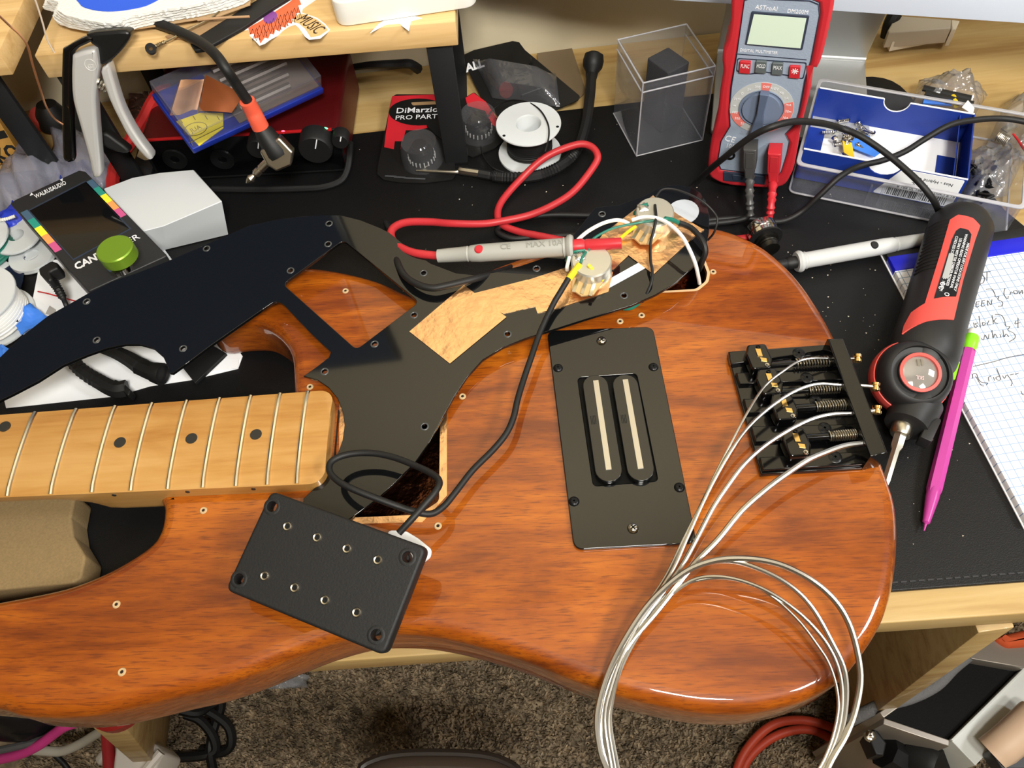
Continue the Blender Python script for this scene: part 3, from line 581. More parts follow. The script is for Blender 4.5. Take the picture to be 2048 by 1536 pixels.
# ------------------------------------------------------------------ desktop monitor behind the desk mat
mA, mB = P(1330, 0, .1), P(2048, 47, .1)
MX = (mB - mA); MX.z = 0; MX.normalize(); MN = V((MX.y, -MX.x, 0))             # MN points to the viewer
til = math.radians(4); MY = (V((0, 0, 1)) * math.cos(til) - MN * math.sin(til)); MO = mA - MX * .13
MF = Fr(MO, MX, MY)
mo = thing('desktop_monitor', V((MO.x + MX.x * .2, MO.y + MX.y * .3, 0)), 'slim silver desktop computer monitor on an aluminium stand at the back of the desk', 'monitor')
SHELL = mat('monitor_shell', (202, 212, 226), .45, .1)
link('housing', box(MF, 0, .547, 0, .278, -.014, 0, .003), SHELL, mo)
link('chin', box(MF, .0005, .5465, .0005, .066, -.001, .0008, .0005), SHELL, mo)
link('screen', box(MF, .006, .541, .066, .272, .0002, .0012), mat('screen_lit', (14, 14, 15), .12, emit=(190, 210, 255), es=.12), mo)
fa, fb_, fc, fd = P(1432, 262, .004), P(1742, 285, .004), P(1742, 118, .004), P(1455, 118, .004)
STM = mat('stand_alu', (190, 192, 192), .38, .55)
FX = (fb_ - fa).normalized(); ff = Fr((fa.x, fa.y, 0), FX, V((-FX.y, FX.x, 0)))
wd = (fb_ - fa).length; dp = (fc - fb_).length
link('stand_foot', box(ff, -.004, wd, 0, dp, 0, .0045, .0012), STM, mo)
bk = ff.lift(.0045)
up_f = Fr(ff.w(0, dp, .003), FX, V((0, 0, 1)) - ff.y * .28)
link('stand_neck', box(up_f, -.004, wd, 0, .16, -.0025, .0025, .001), STM, mo)
link('stand_bend', tube([ff.w(-.004, dp - .0015, .0045), ff.w(wd, dp - .0015, .0045)], .004, seg=12, raw=True), STM, mo)
sm = thing('added_dark_panel', V((-.4, .6, .3)), 'added unseen dark panel on the back wall, mirrored in the pickguard', 'screen')  # unseen panel, added to give the pickguard a dark reflection
WSF = Fr((-.95, .612, .285), (1, 0, 0), (0, 0, 1))
link('panel', box(WSF, 0, .775, 0, .43, -.012, 0, .003), BLK, sm)
link('glow_face', box(WSF, .008, .767, .008, .422, 0, .0008), mat('panel_dim_glow', (14, 15, 17), .2, emit=(120, 150, 200), es=.25), sm)  # faint added glow sets the bluish tone of that reflection
# ------------------------------------------------------------------ multimeter
mb, mr = V((.1615, .4339, .010)), V((.2141, .4139, .010))
MM = Fr(mb, mr - mb, V((-.0085, -.003, .1428)))
dm = thing('multimeter', mb + (mr - mb) / 2, 'red and grey digital multimeter propped upright against the monitor stand', 'multimeter')
hol = [(1430, 362), (1460, 372), (1525, 377), (1556, 376), (1571, 369), (1580, 355), (1588, 335), (1597, 287), (1601, 262), (1610, 225), (1622, 175), (1621, 137), (1634, 138), (1645, 110), (1657, 62), (1667, 15), (1668, -12), (1655, -32), (1475, -36), (1463, -15), (1461, 37), (1455, 80), (1446, 100), (1444, 125), (1446, 142), (1440, 180), (1435, 225), (1430, 250), (1422, 280), (1417, 315), (1416, 348)]
face = [(1489, 1), (1500, -3), (1620, 2), (1637, 9), (1639, 30), (1622, 120), (1610, 160), (1604, 195), (1598, 225), (1590, 250), (1570, 270), (1578, 286), (1573, 310), (1562, 345), (1553, 354), (1442, 340), (1435, 325), (1442, 284), (1460, 254), (1458, 225), (1462, 175), (1473, 112), (1482, 50)]
MG = mat('meter_face', (150, 164, 184), .5, bump=.2, bscale=900); MDK = mat('meter_dark', (46, 56, 74), .45)
TXW = mat('print_white', (232, 234, 238), .6)
ho = smoothpoly(MM.pts(hol), 2); fa_ = MM.pts(face)
link('holster', plate(MM, ho, -.026, 0, .0022, holes=[grow(fa_, .0003)]), RED, dm)
fp = link('face_plate', plate(MM, fa_, -.022, -.0006, .0004), MG, dm)
link('face_border', plate(MM, fa_, -.0007, -.0003, holes=[grow(fa_, -.0006)]), MDK, fp)
link('lcd_frame', plate(MM, fillet(MM.pts([(1503, 23), (1619, 32), (1605, 100), (1490, 89)]), .001), -.0008, .0002, .0002), MDK, dm)
link('lcd', plate(MM, MM.pts([(1508, 28), (1613, 36), (1601, 96), (1494, 87)]), 0, .0004), mat('lcd_green', (206, 226, 208), .2), dm)
for nm, c, m in (('FUNC', (1490, 133), RED), ('HOLD', (1522, 132.5), mat('meter_button', (88, 96, 98), .5)), ('MAX', (1555, 136), MATS['meter_button']), ('*', (1589.5, 142.5), RED)):
    x, y = c; b_ = link('button', plate(MM, fillet(MM.pts([(x - 10, y - 12), (x + 12, y - 11), (x + 10, y + 13), (x - 12, y + 11)]), .0008), -.0008, .0012, .0003), m, dm)
    F = MM.lift(.0012)
    if nm == '*': link('mark', joined([box(Fr(F.w(*F.px(x, y)), F.x * math.cos(a) + F.y * math.sin(a), F.y * math.cos(a) - F.x * math.sin(a)), -.0022, .0022, -.00022, .00022, 0, .0001) for a in (0, .785, 1.571, 2.356)]), TXW, b_)
    else: link('lettering', ptext(F, nm, (x - 8.5, y - .6), (x + 8.5, y + .6), 8), TXW, b_)
F = MM.lift(-.0006)
link('button_surround', plate(MM, fillet(MM.pts([(1474, 117), (1614, 126), (1607, 160), (1570, 152), (1530, 146), (1500, 150), (1472, 144)]), .0015), -.0007, -.0004, holes=[fillet(MM.pts([(1476, 119), (1612, 128), (1605, 158), (1571, 150), (1530, 144), (1500, 148), (1474, 142)]), .0015)]), MDK, fp)
link('divider', plate(MM, MM.pts([(1472, 108), (1613, 120), (1613, 121.5), (1472, 109.5)]), -.0007, -.0004), MDK, fp)
for s_, a, b, hh, m in (('ASTroAI', (1511, 14), (1555, 18.5), 9, TXW), ('DM200M', (1575, 22), (1616, 25), 8, TXW), ('DIGITAL MULTIMETER', (1480, 100), (1555, 106), 6, TXW), ('CE', (1450, 276), (1470, 281), 12, TXW), ('10A', (1453, 291), (1469, 294), 9, TXW)):
    link('lettering', ptext(F, s_, a, b, hh), m, fp)
cu, cv = MM.px(1522.5, 217.5); rr = (V(MM.px(1567, 219)) - V((cu, cv))).length
link('dial_ring', plate(MM, circ(cu, cv, rr * 1.46, 40), -.0008, -.0003, holes=[circ(cu, cv, rr * 1.02, 40)]), mat('dial_ring_grey', (186, 190, 190), .6), fp)
def sector(a0, a1, r1, r2, n=8): return [(cu + r1 * math.cos(math.radians(a0 + (a1 - a0) * k / n)), cv + r1 * math.sin(math.radians(a0 + (a1 - a0) * k / n))) for k in range(n + 1)] + [(cu + r2 * math.cos(math.radians(a1 + (a0 - a1) * k / n)), cv + r2 * math.sin(math.radians(a1 + (a0 - a1) * k / n))) for k in range(n + 1)]
PINK = mat('dial_print_red', (222, 120, 112), .6)
for a0, a1 in ((82, 100), (-75, 24), (200, 238)): link('dial_print', plate(MM, sector(a0, a1, rr * 1.04, rr * 1.44), -.0004, -.0001), PINK, fp)
lab = ['OFF', 'NCV', 'Hz', 'uA', 'mA', '20m', '10A', '20', '2m', 'V', '200', '2', '20', '200', '600', 'm', '20M', 'Ω', '2k', '200']
for k, s_ in enumerate(lab):
    a = math.radians(91 - k * 18); link('lettering', text(MM, s_, cu + rr * 1.23 * math.cos(a), cv + rr * 1.23 * math.sin(a), .0024, -.0001), TXW, fp)
dl = link('dial', lathe(MM.w(cu, cv, -.0008), MM.n, [(0, .0022), (rr * .86, .0022), (rr * .88, .0006), (rr, .0006), (rr * 1.02, .0014), (rr * 1.04, 0)], 40), mat('dial_blue', (112, 126, 150), .5), dm)
A = V(MM.px(1531, 178)); B = V(MM.px(1514, 257)); d = (B - A).normalized(); n = V((-d.y, d.x)); C_ = (A + B) / 2
link('dial_pointer', plate(MM, [tuple(A + n * .0028), tuple(A - n * .0028), tuple(C_ - n * .0022), tuple(B - n * .0042), tuple(B + n * .0042), tuple(C_ + n * .0022)], .001, .006, .0006), mat('dial_pointer', (84, 98, 122), .45), dl)
for (x, y) in ((1460, 311), (1503, 318), (1549, 325)):
    link('jack', lathe(MM.wp(x, y, -.0006), MM.n, [(.0016, -.004), (.0020, .0004), (.0034, .0008), (.0038, 0)], 20), BLK, dm)
link('warning_tab', plate(MM, fillet(MM.pts([(1464, 347), (1488, 350), (1490, 360), (1466, 358)]), .001), -.001, .0014, .0003), MDK, dm)
link('base_bar', plate(MM, MM.pts([(1447, 343), (1530, 352), (1530, 368), (1447, 360)]), -.006, .0008, .0003), MDK, dm)
# test leads
def plug(parent, m, px, dn, rings):
    top, bot = px; u, v = MM.px(*top, .011); u2, v2 = MM.px(*bot, .011)
    ax = (V((u2, v2)) - V((u, v))); L = ax.length; ax.normalize(); n = V((-ax.y, ax.x)); q = []
    for s, w in ((0, .0044), (.62, .0044), (.72, .0036), (1, .0032)): q.append((s, w))
    out = [tuple(V((u, v)) + ax * L * s + n * w) for s, w in q] + [tuple(V((u, v)) + ax * L * s - n * w) for s, w in q[::-1]]
    link('plug', plate(MM, out, -.0005, .0115, .0012), m, parent)
    link('plug_panel', plate(MM, [tuple(V((u, v)) + ax * L * s + n * w) for s, w in ((.08, .0026), (.6, .0026), (.6, -.0026), (.08, -.0026))], .0112, .0119, .0002), m, parent)
    P0 = MM.w(u2, v2, .006); L_ = cr([P0] + [V(p) for p in dn], 8)
    link('strain_relief', tube(L_, .0028, seg=10, raw=True, rf=lambda t: (1.0 + .35 * (math.sin(t * 40) > 0)) * (1 - .25 * t)), m, parent)
    return L_[-1]
rl = thing('red_test_lead', P(1008, 510, .05), 'red multimeter test lead with grey probe resting against the pickguard', 'test lead')
e = plug(rl, RED, ((1549, 308), (1545, 366)), [P(1543, 400, .022), P(1539, 440, .010)], 5)
link('cable', pxtube([(1539, 438, .0102), (1534, 452, .005), (1500, 474, .003), (1450, 480, .003), (1380, 486, .003), (1300, 500, .003), (1220, 505, .004), (1150, 486, .006), (1110, 478, .007), (1070, 470, .006), (1040, 464, .005), (1005, 450, .005), (995, 430, .005), (1004, 402, .005), (1040, 360, .008), (1090, 315, .018), (1150, 290, .024), (1180, 292, .024), (1195, 310, .022), (1188, 332, .018), (1150, 380, .012), (1110, 408, .010), (1060, 430, .010), (1000, 443, .010), (960, 448, .012), (900, 447, .022), (860, 444, .034), (812, 445, .045), (786, 457, .05), (783, 476, .052), (800, 494, .055), (830, 506, .057), (878, 512, .058)], .0027, seg=10), REDC, rl)
def probe(parent, a, b, m, tipm, button, flip=1):
    A, B = V(a), V(b); ax = (B - A).normalized(); L = (B - A).length
    prof = [(.003, 0), (.0042, 0), (.0048, L * .22), (.0050, L * .225), (.0045, L * .235), (.0052, L * .25), (.0056, L * .32), (.0056, L * .9), (.0056, L * .925), (.0062, L * .93), (.0056, L * .945), (.0072, L * .96), (.0076, L * .98), (.0066, L), (.002, L)]
    link('handle', lathe(A, ax, prof, 20), m, parent)
    up = V((0, 0, 1)) - FW * .8; up = (up - ax * up.dot(ax)).normalized()
    link('button_dot', lathe(A + ax * L * button + up * .0052, up, [(0, .0010), (.0022, .0009), (.0028, .0002), (.0028, -.001)], 16), tipm, parent)
    link('finger_guard', lathe(B - ax * .001, ax, [(0, 0), (.0042, 0), (.0046, .006), (.0036, .008), (.0040, .009), (.0034, .030), (0, .030)], 16), tipm, parent)
    return A, ax, up
pa, ax_, up_ = probe(rl, P(876, 512, .0585), P(1147, 493, .0675), GREYP, RED, .32)
f = Fr(pa + up_ * .0056, ax_, up_.cross(ax_))
link('embossing', joined([text(f, 'CE', .044, .0002, .0055, 0, .0003), text(f, 'MAX 10A', .068, .0002, .0055, 0, .0003)]), mat('grey_emboss', (138, 138, 132), .5), rl)
bk_ = thing('black_test_lead', P(1720, 500, .002), 'black multimeter test lead whose grey probe lies beside the power screwdriver', 'test lead')
plug(bk_, mat('plug_grey', (70, 70, 70), .35), ((1500, 300), (1498, 358)), [P(1499, 392, .02), P(1501, 430, .008)], 5)
probe(bk_, P(1851, 478, .008), P(1592, 524, .008), mat('grey_handle_light', (190, 192, 192), .5), RUB, .42)
link('cable', pxtube([(1852, 478, .008), (1870, 466, .006), (1884, 445, .010), (1878, 425, .02), (1868, 402, .034), (1845, 372, .042), (1810, 338, .046), (1766, 302, .05), (1720, 272, .054), (1680, 256, .056), (1640, 246, .070), (1590, 243, .083), (1545, 253, .086), (1500, 275, .076), (1450, 314, .056), (1415, 343, .034), (1385, 372, .012), (1350, 400, .006), (1280, 425, .004), (1200, 431, .004), (1100, 430, .004), (1040, 439, .003), (1000, 454, .003), (997, 466, .003), (1025, 477, .003), (1075, 474, .003), (1150, 470, .004), (1250, 470, .004), (1400, 450, .004), (1480, 440, .004), (1500, 428, .008)], .0022, seg=10), RUB, bk_)
t = link('black_cable', pxtube([(2120, 262, .04), (2048, 243, .04), (2000, 237, .04), (1950, 240, .042), (1900, 250, .043), (1850, 278, .036), (1810, 303, .031), (1765, 321, .029), (1720, 332, .029), (1680, 353, .03), (1640, 390, .02), (1605, 422, .008), (1572, 440, .0035), (1540, 443, .003), (1490, 436, .003), (1430, 439, .003), (1380, 446, .003)], .0021, seg=10), RUB); tag(t, 'black cable snaking over the blue card box from the right edge', 'cable')
t = link('black_cable', pxtube([(772, 445, .003), (783, 470, .006), (787, 490, .035), (795, 525, .057), (811, 553, .060), (838, 570, .0605), (865, 576, .0605), (890, 572, .0605), (920, 565, .060), (960, 555, .057), (1010, 540, .045), (1060, 520, .02)], .0022, seg=10), RUB); tag(t, 'black cable bending over the upper edge of the pickguard', 'cable')
# chrome strap knob / jack barrel
kt = thing('chrome_jack_socket', P(1527, 480, 0), 'chrome barrel jack socket with black threaded end, behind the guitar edge', 'jack socket')
o = P(1520, 452, .012); a = (P(1541, 500, .011) - o).normalized()
link('barrel', lathe(o, a, [(0, 0), (.0098, 0), (.0104, .001), (.0104, .006), (.0100, .0065), (.0104, .007), (.0104, .0105), (.0092, .011)], 36, rmod=lambda k: 1 - .02 * (k % 2)), CHROME, kt)
link('washer', lathe(o, a, [(.0092, .0105), (.0116, .011), (.0116, .0125), (.006, .013)], 32), RUB, kt)
link('threaded_end', lathe(o, a, [(.0082, .0125), (.0082, .015), (.0066, .0155), (.0070, .0165), (.0066, .0175), (.0070, .0185), (.0066, .0195), (.0066, .022), (0, .022)], 28), mat('gunmetal', (60, 58, 54), .3, .9), kt)
# ------------------------------------------------------------------ clear box with foam
AB = Fr(P(1273, 312, 0), P(1405, 280, 0) - P(1273, 312, 0), P(1235, 225, 0) - P(1273, 312, 0))
ab = thing('clear_display_box', AB.w(.027, .027), 'open clear acrylic box holding a dark foam block, left of the multimeter', 'box')
wu, wv, hh, th = .0545, .0535, .0665, .0014
link('box_shell', joined([box(AB, 0, wu, 0, wv, 0, th, .0003), box(AB, 0, wu, 0, th, th, hh, .0003), box(AB, 0, wu, wv - th, wv, th, hh, .0003), box(AB, 0, th, th, wv - th, th, hh, .0003), box(AB, wu - th, wu, th, wv - th, th, hh, .0003)]), CLEAR, ab)
rim = mat('acrylic_edge', (214, 214, 220), .2, trans=.5)
R_ = .0006
link('rim', joined([tube([AB.w(a, b, h), AB.w(c, d_, h2)], R_, seg=6, raw=True) for a, b, h, c, d_, h2 in ((0, 0, hh, wu, 0, hh), (wu, 0, hh, wu, wv, hh), (wu, wv, hh, 0, wv, hh), (0, wv, hh, 0, 0, hh), (0, 0, 0, 0, 0, hh), (wu, 0, 0, wu, 0, hh), (0, 0, 0, wu, 0, 0), (0, 0, 0, 0, wv, 0), (wu, 0, 0, wu, wv, 0), (0, 0, hh - .008, wu, 0, hh - .008), (wu, 0, hh - .008, wu, wv, hh - .008), (0, 0, hh - .008, 0, wv, hh - .008))]), rim, ab)
fo = link('foam_block', plate(Fr(AB.w(.0265, .016, th + .0002), AB.x * .94 + AB.y * .34, AB.y * .94 - AB.x * .34), fillet([(0, 0), (.021, 0), (.021, .024), (0, .024)], .002), 0, .055, .001), FOAM)
tag(fo, 'dark grey foam block standing inside the clear acrylic box', 'foam block')
# ------------------------------------------------------------------ clear tray with the blue card box
ta, tb = P(1577, 385, 0), P(2010, 474, 0)
TF = Fr(ta, tb - ta, V((-(tb - ta).y, (tb - ta).x, 0)))
TL, TD, THH = (tb - ta).length, .098, .027
tr = thing('clear_plastic_tray', TF.w(TL / 2, TD / 2), 'clear plastic tray with raised rim holding the blue card box', 'tray')
ro = fillet([(0, 0), (TL, 0), (TL, TD), (0, TD)], .005); ri = fillet([(.0016, .0016), (TL - .0016, .0016), (TL - .0016, TD - .0016), (.0016, TD - .0016)], .0045)
link('tray_shell', joined([plate(TF, ro, .0003, .0016), plate(TF, ro, .0016, THH, holes=[ri])]), CLEAR, tr)
link('tray_rim', joined([plate(TF, fillet([(-.0012, -.0012), (TL + .0012, -.0012), (TL + .0012, TD + .0012), (-.0012, TD + .0012)], .0055), THH - .0002, THH + .0012, .0004, holes=[ri]), tube([TF.w(*p, .001) for p in ro + ro[:1]], .0008, seg=6, raw=True)]), rim, tr)
for u in (.052, .118):
    link('hinge_tab', joined([box(TF, u + k * .008, u + k * .008 + .0016, -.002, .0012, .006, .022, .0004) for k in (0, 1)]), CLEAR, tr)
BF = Fr(P(1608, 297, .030), P(1936, 359, .030) - P(1608, 297, .030), V((0, 1, 0))); BF = Fr(V((BF.o.x, BF.o.y, .003)), V((BF.x.x, BF.x.y, 0)), V((-BF.x.y, BF.x.x, 0)))
BW = (P(1936, 359, .030) - P(1608, 297, .030)).length; BD = BF.px(1656, 178, .027)[1]; BH = .027
bb = thing('blue_card_box', BF.w(BW / 2, BD / 2), 'open navy blue card box with white inside floor and barcode label', 'box')
WF = Fr(BF.w(0, 0, 0), BF.x, BF.n); WB = Fr(BF.w(0, BD, 0), BF.x, BF.n)
n0, n1 = WF.px(1736, 325)[0], WF.px(1803, 337)[0]
link('wall_panel', plate(WF, [(0, 0), (BW, 0), (BW, BH), (n1, BH)] + [((n0 + n1) / 2 + (n1 - n0) / 2 * math.cos(math.pi * k / 8), BH - .010 * math.sin(math.pi * k / 8)) for k in range(9)] + [(n0, BH), (0, BH)], -.0005, .0005), BLUE, bb)
nc = WB.px(1797, 197)[0]
link('wall_panel', plate(WB, [(0, 0), (BW, 0), (BW, BH), (nc + .0095, BH)] + [(nc + .0095 * math.cos(math.pi * k / 10), BH - .0095 * math.sin(math.pi * k / 10)) for k in range(11)] + [(nc - .0095, BH), (0, BH)], -.0005, .0005), BLUE, bb)
cut = [tube([WB.w(nc + .0095 * math.cos(math.pi * k / 12), BH - .0095 * math.sin(math.pi * k / 12), 0) for k in range(13)], .0006, seg=5, raw=True)]
for fr_ in (WF, WB):
    for a, b in (((0, n0) if fr_ is WF else (0, nc - .0095)), ((n1, BW) if fr_ is WF else (nc + .0095, BW))): cut.append(box(fr_, a, b, BH - .0003, BH + .0002, -.0006, .0006))
for c_ in cut: link('worn_edge', c_, PAPER, bb)
for u in (0, BW): link('wall_panel', box(BF, u - .0005, u + .0005, 0, BD, 0, BH), BLUE, bb)
link('box_floor', box(BF, 0, BW, 0, BD, 0, .0012), PAPER, bb)
link('blue_flap', box(BF, BW * .865, BW - .001, .002, BD * .72, .0013, .0019), BLUE, bb)
link('blue_flap', box(BF, .001, BW * .12, .002, BD * .8, .0013, .0019), BLUE, bb)
link('side_flap', plate(Fr(BF.w(BW - .002, 0, .002), BF.y, BF.n * .95 - BF.x * .3), [(0, 0), (BD, 0), (BD - .001, .024), (BD * .66, .018), (BD * .3, .02), (0, .024)], 0, .0006), BLUE, bb)
LBF = WF.lift(.0006); q = LBF.pts([(1801, 338), (1934, 363), (1910, 412), (1757, 387)])
q = [(n1 + .001, BH - .001), (BW - .0015, BH - .001), (BW - .0015, .001), (n1 - .012, .001)]
lb = link('label', plate(LBF, fillet(q, .0012), 0, .0003), PAPER, bb)
random.seed(3); bars = []; u = n1 - .004
while u < BW - .006:
    w = random.choice((.0003, .0005, .0008)); bars.append(box(LBF, u, u + w, .002, .0085, .0003, .0004)); u += w + random.choice((.0004, .0006, .0009))
link('barcode', joined(bars), mat('print_black', (24, 24, 26), .7), lb)
link('lettering', joined([text(LBF, 'Nos - Hybrid Cable', (n1 + BW) / 2, .0205, .0036, .0003, rot=math.pi), text(LBF, 'XOOL', (n1 + BW) / 2 - .006, .0155, .0038, .0003, rot=math.pi), text(LBF, '81 8 Cam11  00 881 30 881 8', (n1 + BW) / 2, .0108, .0032, .0003, rot=math.pi)]), MATS['print_black'], lb)
# loose screws
random.seed(11)
sp = None; base = BF.w(.02, .045, .0016)
for k in range(22):
    x, y = 1690 + random.gauss(0, 17), 268 + random.gauss(0, 22); p = P(x, y, .006 + random.random() * .006)
    d = V((random.uniform(-1, 1), random.uniform(-1, 1), random.uniform(-.15, .5))).normalized(); rot = V((0, 0, 1)).rotation_difference(d).to_matrix().to_4x4()
    if sp is None:
        sp = thing('screw', p, 'small silver pickguard screw in the pile inside the blue card box', 'screw', 'silver screws in the blue box')
        link('screw_head', lathe(p, (0, 0, 1), [(0, .0018), (.0015, .0014), (.0024, .0003), (.0024, 0), (.0012, -.0004)], 12), CHROME, sp)
        link('thread', lathe(p, (0, 0, 1), [(.0011, -.0003)] + [(.0011 + .0003 * (i % 2), -.001 - i * .0006) for i in range(12)] + [(0, -.0092)], 8), CHROME, sp)
        sp.matrix_world = Matrix.Translation(p) @ rot
    else: dup(sp, None, Matrix.Translation(p) @ rot)
def flat(nm, px, z0, z1, m, label, cat, bev=.0003, r=0):
    f = H(0); q = f.pts(px, z1)
    if r: q = fillet(q, r)
    return tag(link(nm, plate(f, q, z0, z1, bev), m), label, cat)
flat('blue_tape_scrap', [(1712, 262), (1738, 272), (1764, 303), (1750, 313), (1700, 293)], .009, .0098, BTAPE, 'torn piece of blue tape next to the screws in the blue box', 'tape', .0002)
flat('yellow_tape_scrap', [(1685, 281), (1704, 285), (1710, 318), (1688, 312)], .011, .0125, mat('yellow_tape', (236, 196, 44), .5), 'short piece of yellow tubing among the screws in the blue box', 'tubing', .0004)
# bag of heat-shrink tubes behind the box
for (a, b, m, r, lab) in (((1846, 176), (1942, 197), RUB, .0024, 'long black heat shrink tube at the back behind the blue box'), ((1850, 186), (1946, 208), RUB, .0022, 'second black heat shrink tube behind the blue box'), ((1846, 202), (1902, 206), BTAPE, .0024, 'blue heat shrink tube lying behind the blue box'), ((1905, 190), (1913, 212), mat('yellow_tube', (238, 204, 40), .4), .0020, 'yellow heat shrink tube standing crosswise behind the blue box')):
    tag(link('heat_shrink_tube', pxtube([(*a, .024), ((a[0] + b[0]) / 2, (a[1] + b[1]) / 2, .0245), (*b, .024)], r), m), lab, 'tube')
flat('white_tag', [(1924, 214), (1936, 200), (1949, 216), (1946, 228)], .030, .0306, PAPER, 'small white paper tag at the back corner of the blue box', 'tag', .0001)
def bag(nm, px, zb, hgt, seed, label, n=18):
    random.seed(seed); ph = [random.uniform(0, 6.28) for _ in range(6)]; c = [P(x, y, zb) for x, y in px]
    def zf(u, v):
        e = (16 * u * (1 - u) * v * (1 - v)) ** .5
        return hgt * e * (.75 + .25 * math.sin(7 * u + ph[0]) * math.cos(6 * v + ph[1])) + .003 * e * math.sin(23 * u + 11 * v + ph[2]) + .002 * e * math.sin(31 * v - 17 * u + ph[3])
    return tag(link(nm, sheet(c, n, n, zf, .0003), BAG), label, 'bag')
bag('clear_zip_bag', [(1822, 214), (1946, 236), (1975, 190), (1838, 160)], .012, .024, 1, 'thin clear bag over the heat shrink tubes behind the blue box')
bag('clear_zip_bag', [(1925, 408), (2012, 392), (2048, 318), (1940, 300)], .004, .022, 2, 'crinkled clear bag of black screws right of the blue box')
bag('clear_zip_bag', [(1972, 292), (2080, 330), (2110, 190), (2010, 205)], .004, .03, 3, 'clear bag with a small metal spring at the right edge of the desk')
BSC = mat('black_oxide', (22, 22, 24), .3, .6)
random.seed(5); q0 = None
for k in range(16):
    x, y = 1962 + random.gauss(0, 13), 352 + random.gauss(0, 16); p = P(x, y, .006 + random.random() * .01)
    d = V((random.uniform(-1, 1), random.uniform(-1, 1), random.uniform(-.4, .8))).normalized(); rot = V((0, 0, 1)).rotation_difference(d).to_matrix().to_4x4()
    if q0 is None:
        q0 = thing('black_screw', p, 'small black screw inside the clear bag right of the blue box', 'screw', 'black screws in the clear bag')
        link('screw_head', lathe(p, (0, 0, 1), [(0, .0018), (.0020, .0014), (.0030, .0003), (.0030, 0), (.0014, -.0004)], 10), BSC, q0)
        link('thread', lathe(p, (0, 0, 1), [(.0013, -.0003), (.0013, -.008), (0, -.011)], 8), BSC, q0)
        q0.matrix_world = Matrix.Translation(p) @ rot
    else: dup(q0, None, Matrix.Translation(p) @ rot)
tag(link('small_spring', coil(P(1994, 272, .012), P(2016, 284, .012), .0038, 8, .0006), NICKEL), 'small coiled metal spring inside the clear bag at the right edge', 'spring')
tag(link('metal_bracket', box(Fr(P(2008, 262, .014), (1, .5, .1), (-.5, 1, 0)), 0, .010, -.003, .003, -.0008, .0008, .0003), NICKEL), 'small metal bracket beside the spring in the clear bag', 'bracket')
tag(link('red_wire', pxtube([(2026, 268, .022), (2036, 280, .022), (2046, 296, .02), (2060, 312, .018)], .0008), REDW), 'thin red wire on the clear bag at the right edge', 'wire')
tag(link('black_pin', pxtube([(1987, 391, .02), (1974, 398, .019), (1961, 406, .018)], .0011), RUB), 'short black pin lying on the tray edge right of the barcode', 'pin')
# folded white bracket behind the stand, under the monitor
wb = thing('white_folded_box', P(1850, 60, 0), 'pale folded card box lying under the monitor at the back right', 'box')
f = H(0)
link('lid', plate(f, f.pts([(1793, 31), (1903, 39), (1902, 56), (1778, 66), (1776, 60)], .018), .004, .018, .001), mat('pale_card', (190, 180, 164), .6), wb)
link('front_flap', plate(f, f.pts([(1778, 68), (1903, 56), (1908, 60), (1785, 83)], .010), .0002, .010, .001), mat('pale_card_light', (222, 212, 194), .6), wb)
link('end_flap', plate(f, f.pts([(1903, 39), (1920, 41), (1912, 58), (1904, 58)], .017), .001, .017, .001), MATS['pale_card_light'], wb)
t = link('black_strap', pxtube([(1790, 28, .02), (1778, 50, .014), (1770, 74, .004)], .006, rf=lambda t: 1 - .3 * t), RUB); tag(t, 'black strap end beside the pale folded box under the monitor', 'strap')
# ------------------------------------------------------------------ notebook
na, nb2, ntp = P(1767, 497, .006), P(2052, 1050, .006), P(2048, 455, .006)
NF = Fr(V((na.x, na.y, 0)), V((ntp.x - na.x, ntp.y - na.y, 0)), V((na.x - nb2.x, na.y - nb2.y, 0)))      # x along the binding, y upwards (page top)
NLn = -NF.px(2052, 1050, .006)[1]; NWd = .17
nbk = thing('graph_notebook', NF.w(.08, -.1), 'graph paper pad with pencilled wiring notes and blue binding', 'notebook')
gm = bpy.data.materials.new('graph_paper'); gm.use_nodes = True; nt = gm.node_tree
tc = nt.nodes.new('ShaderNodeTexCoord'); mp = nt.nodes.new('ShaderNodeMapping'); nt.links.new(tc.outputs['Object'], mp.inputs[0])
mp.inputs['Rotation'].default_value = (0, 0, -math.atan2(NF.x.y, NF.x.x)); sp_ = nt.nodes.new('ShaderNodeSeparateXYZ'); nt.links.new(mp.outputs[0], sp_.inputs[0]); res = []
for ax in ('X', 'Y'):
    a = nt.nodes.new('ShaderNodeMath'); a.operation = 'MULTIPLY'; a.inputs[1].default_value = 1 / .0052; nt.links.new(sp_.outputs[ax], a.inputs[0])
    b = nt.nodes.new('ShaderNodeMath'); b.operation = 'FRACT'; nt.links.new(a.outputs[0], b.inputs[0])
    c = nt.nodes.new('ShaderNodeMath'); c.operation = 'LESS_THAN'; c.inputs[1].default_value = .11; nt.links.new(b.outputs[0], c.inputs[0]); res.append(c)
mx = nt.nodes.new('ShaderNodeMath'); mx.operation = 'MAXIMUM'; nt.links.new(res[0].outputs[0], mx.inputs[0]); nt.links.new(res[1].outputs[0], mx.inputs[1])
mi = nt.nodes.new('ShaderNodeMix'); mi.data_type = 'RGBA'; mi.inputs[6].default_value = lin((246, 249, 253)); mi.inputs[7].default_value = lin((140, 164, 196)); nt.links.new(mx.outputs[0], mi.inputs[0])
nt.links.new(mi.outputs[2], nt.nodes['Principled BSDF'].inputs['Base Color']); nt.nodes['Principled BSDF'].inputs['Roughness'].default_value = .7
link('page_block', box(NF, 0, NWd, -NLn, -.020, .0006, .0058, .0004), gm, nbk)
link('cover', box(NF, -.0008, NWd, -NLn - .0008, 0, .0001, .0007), PAPER, nbk)
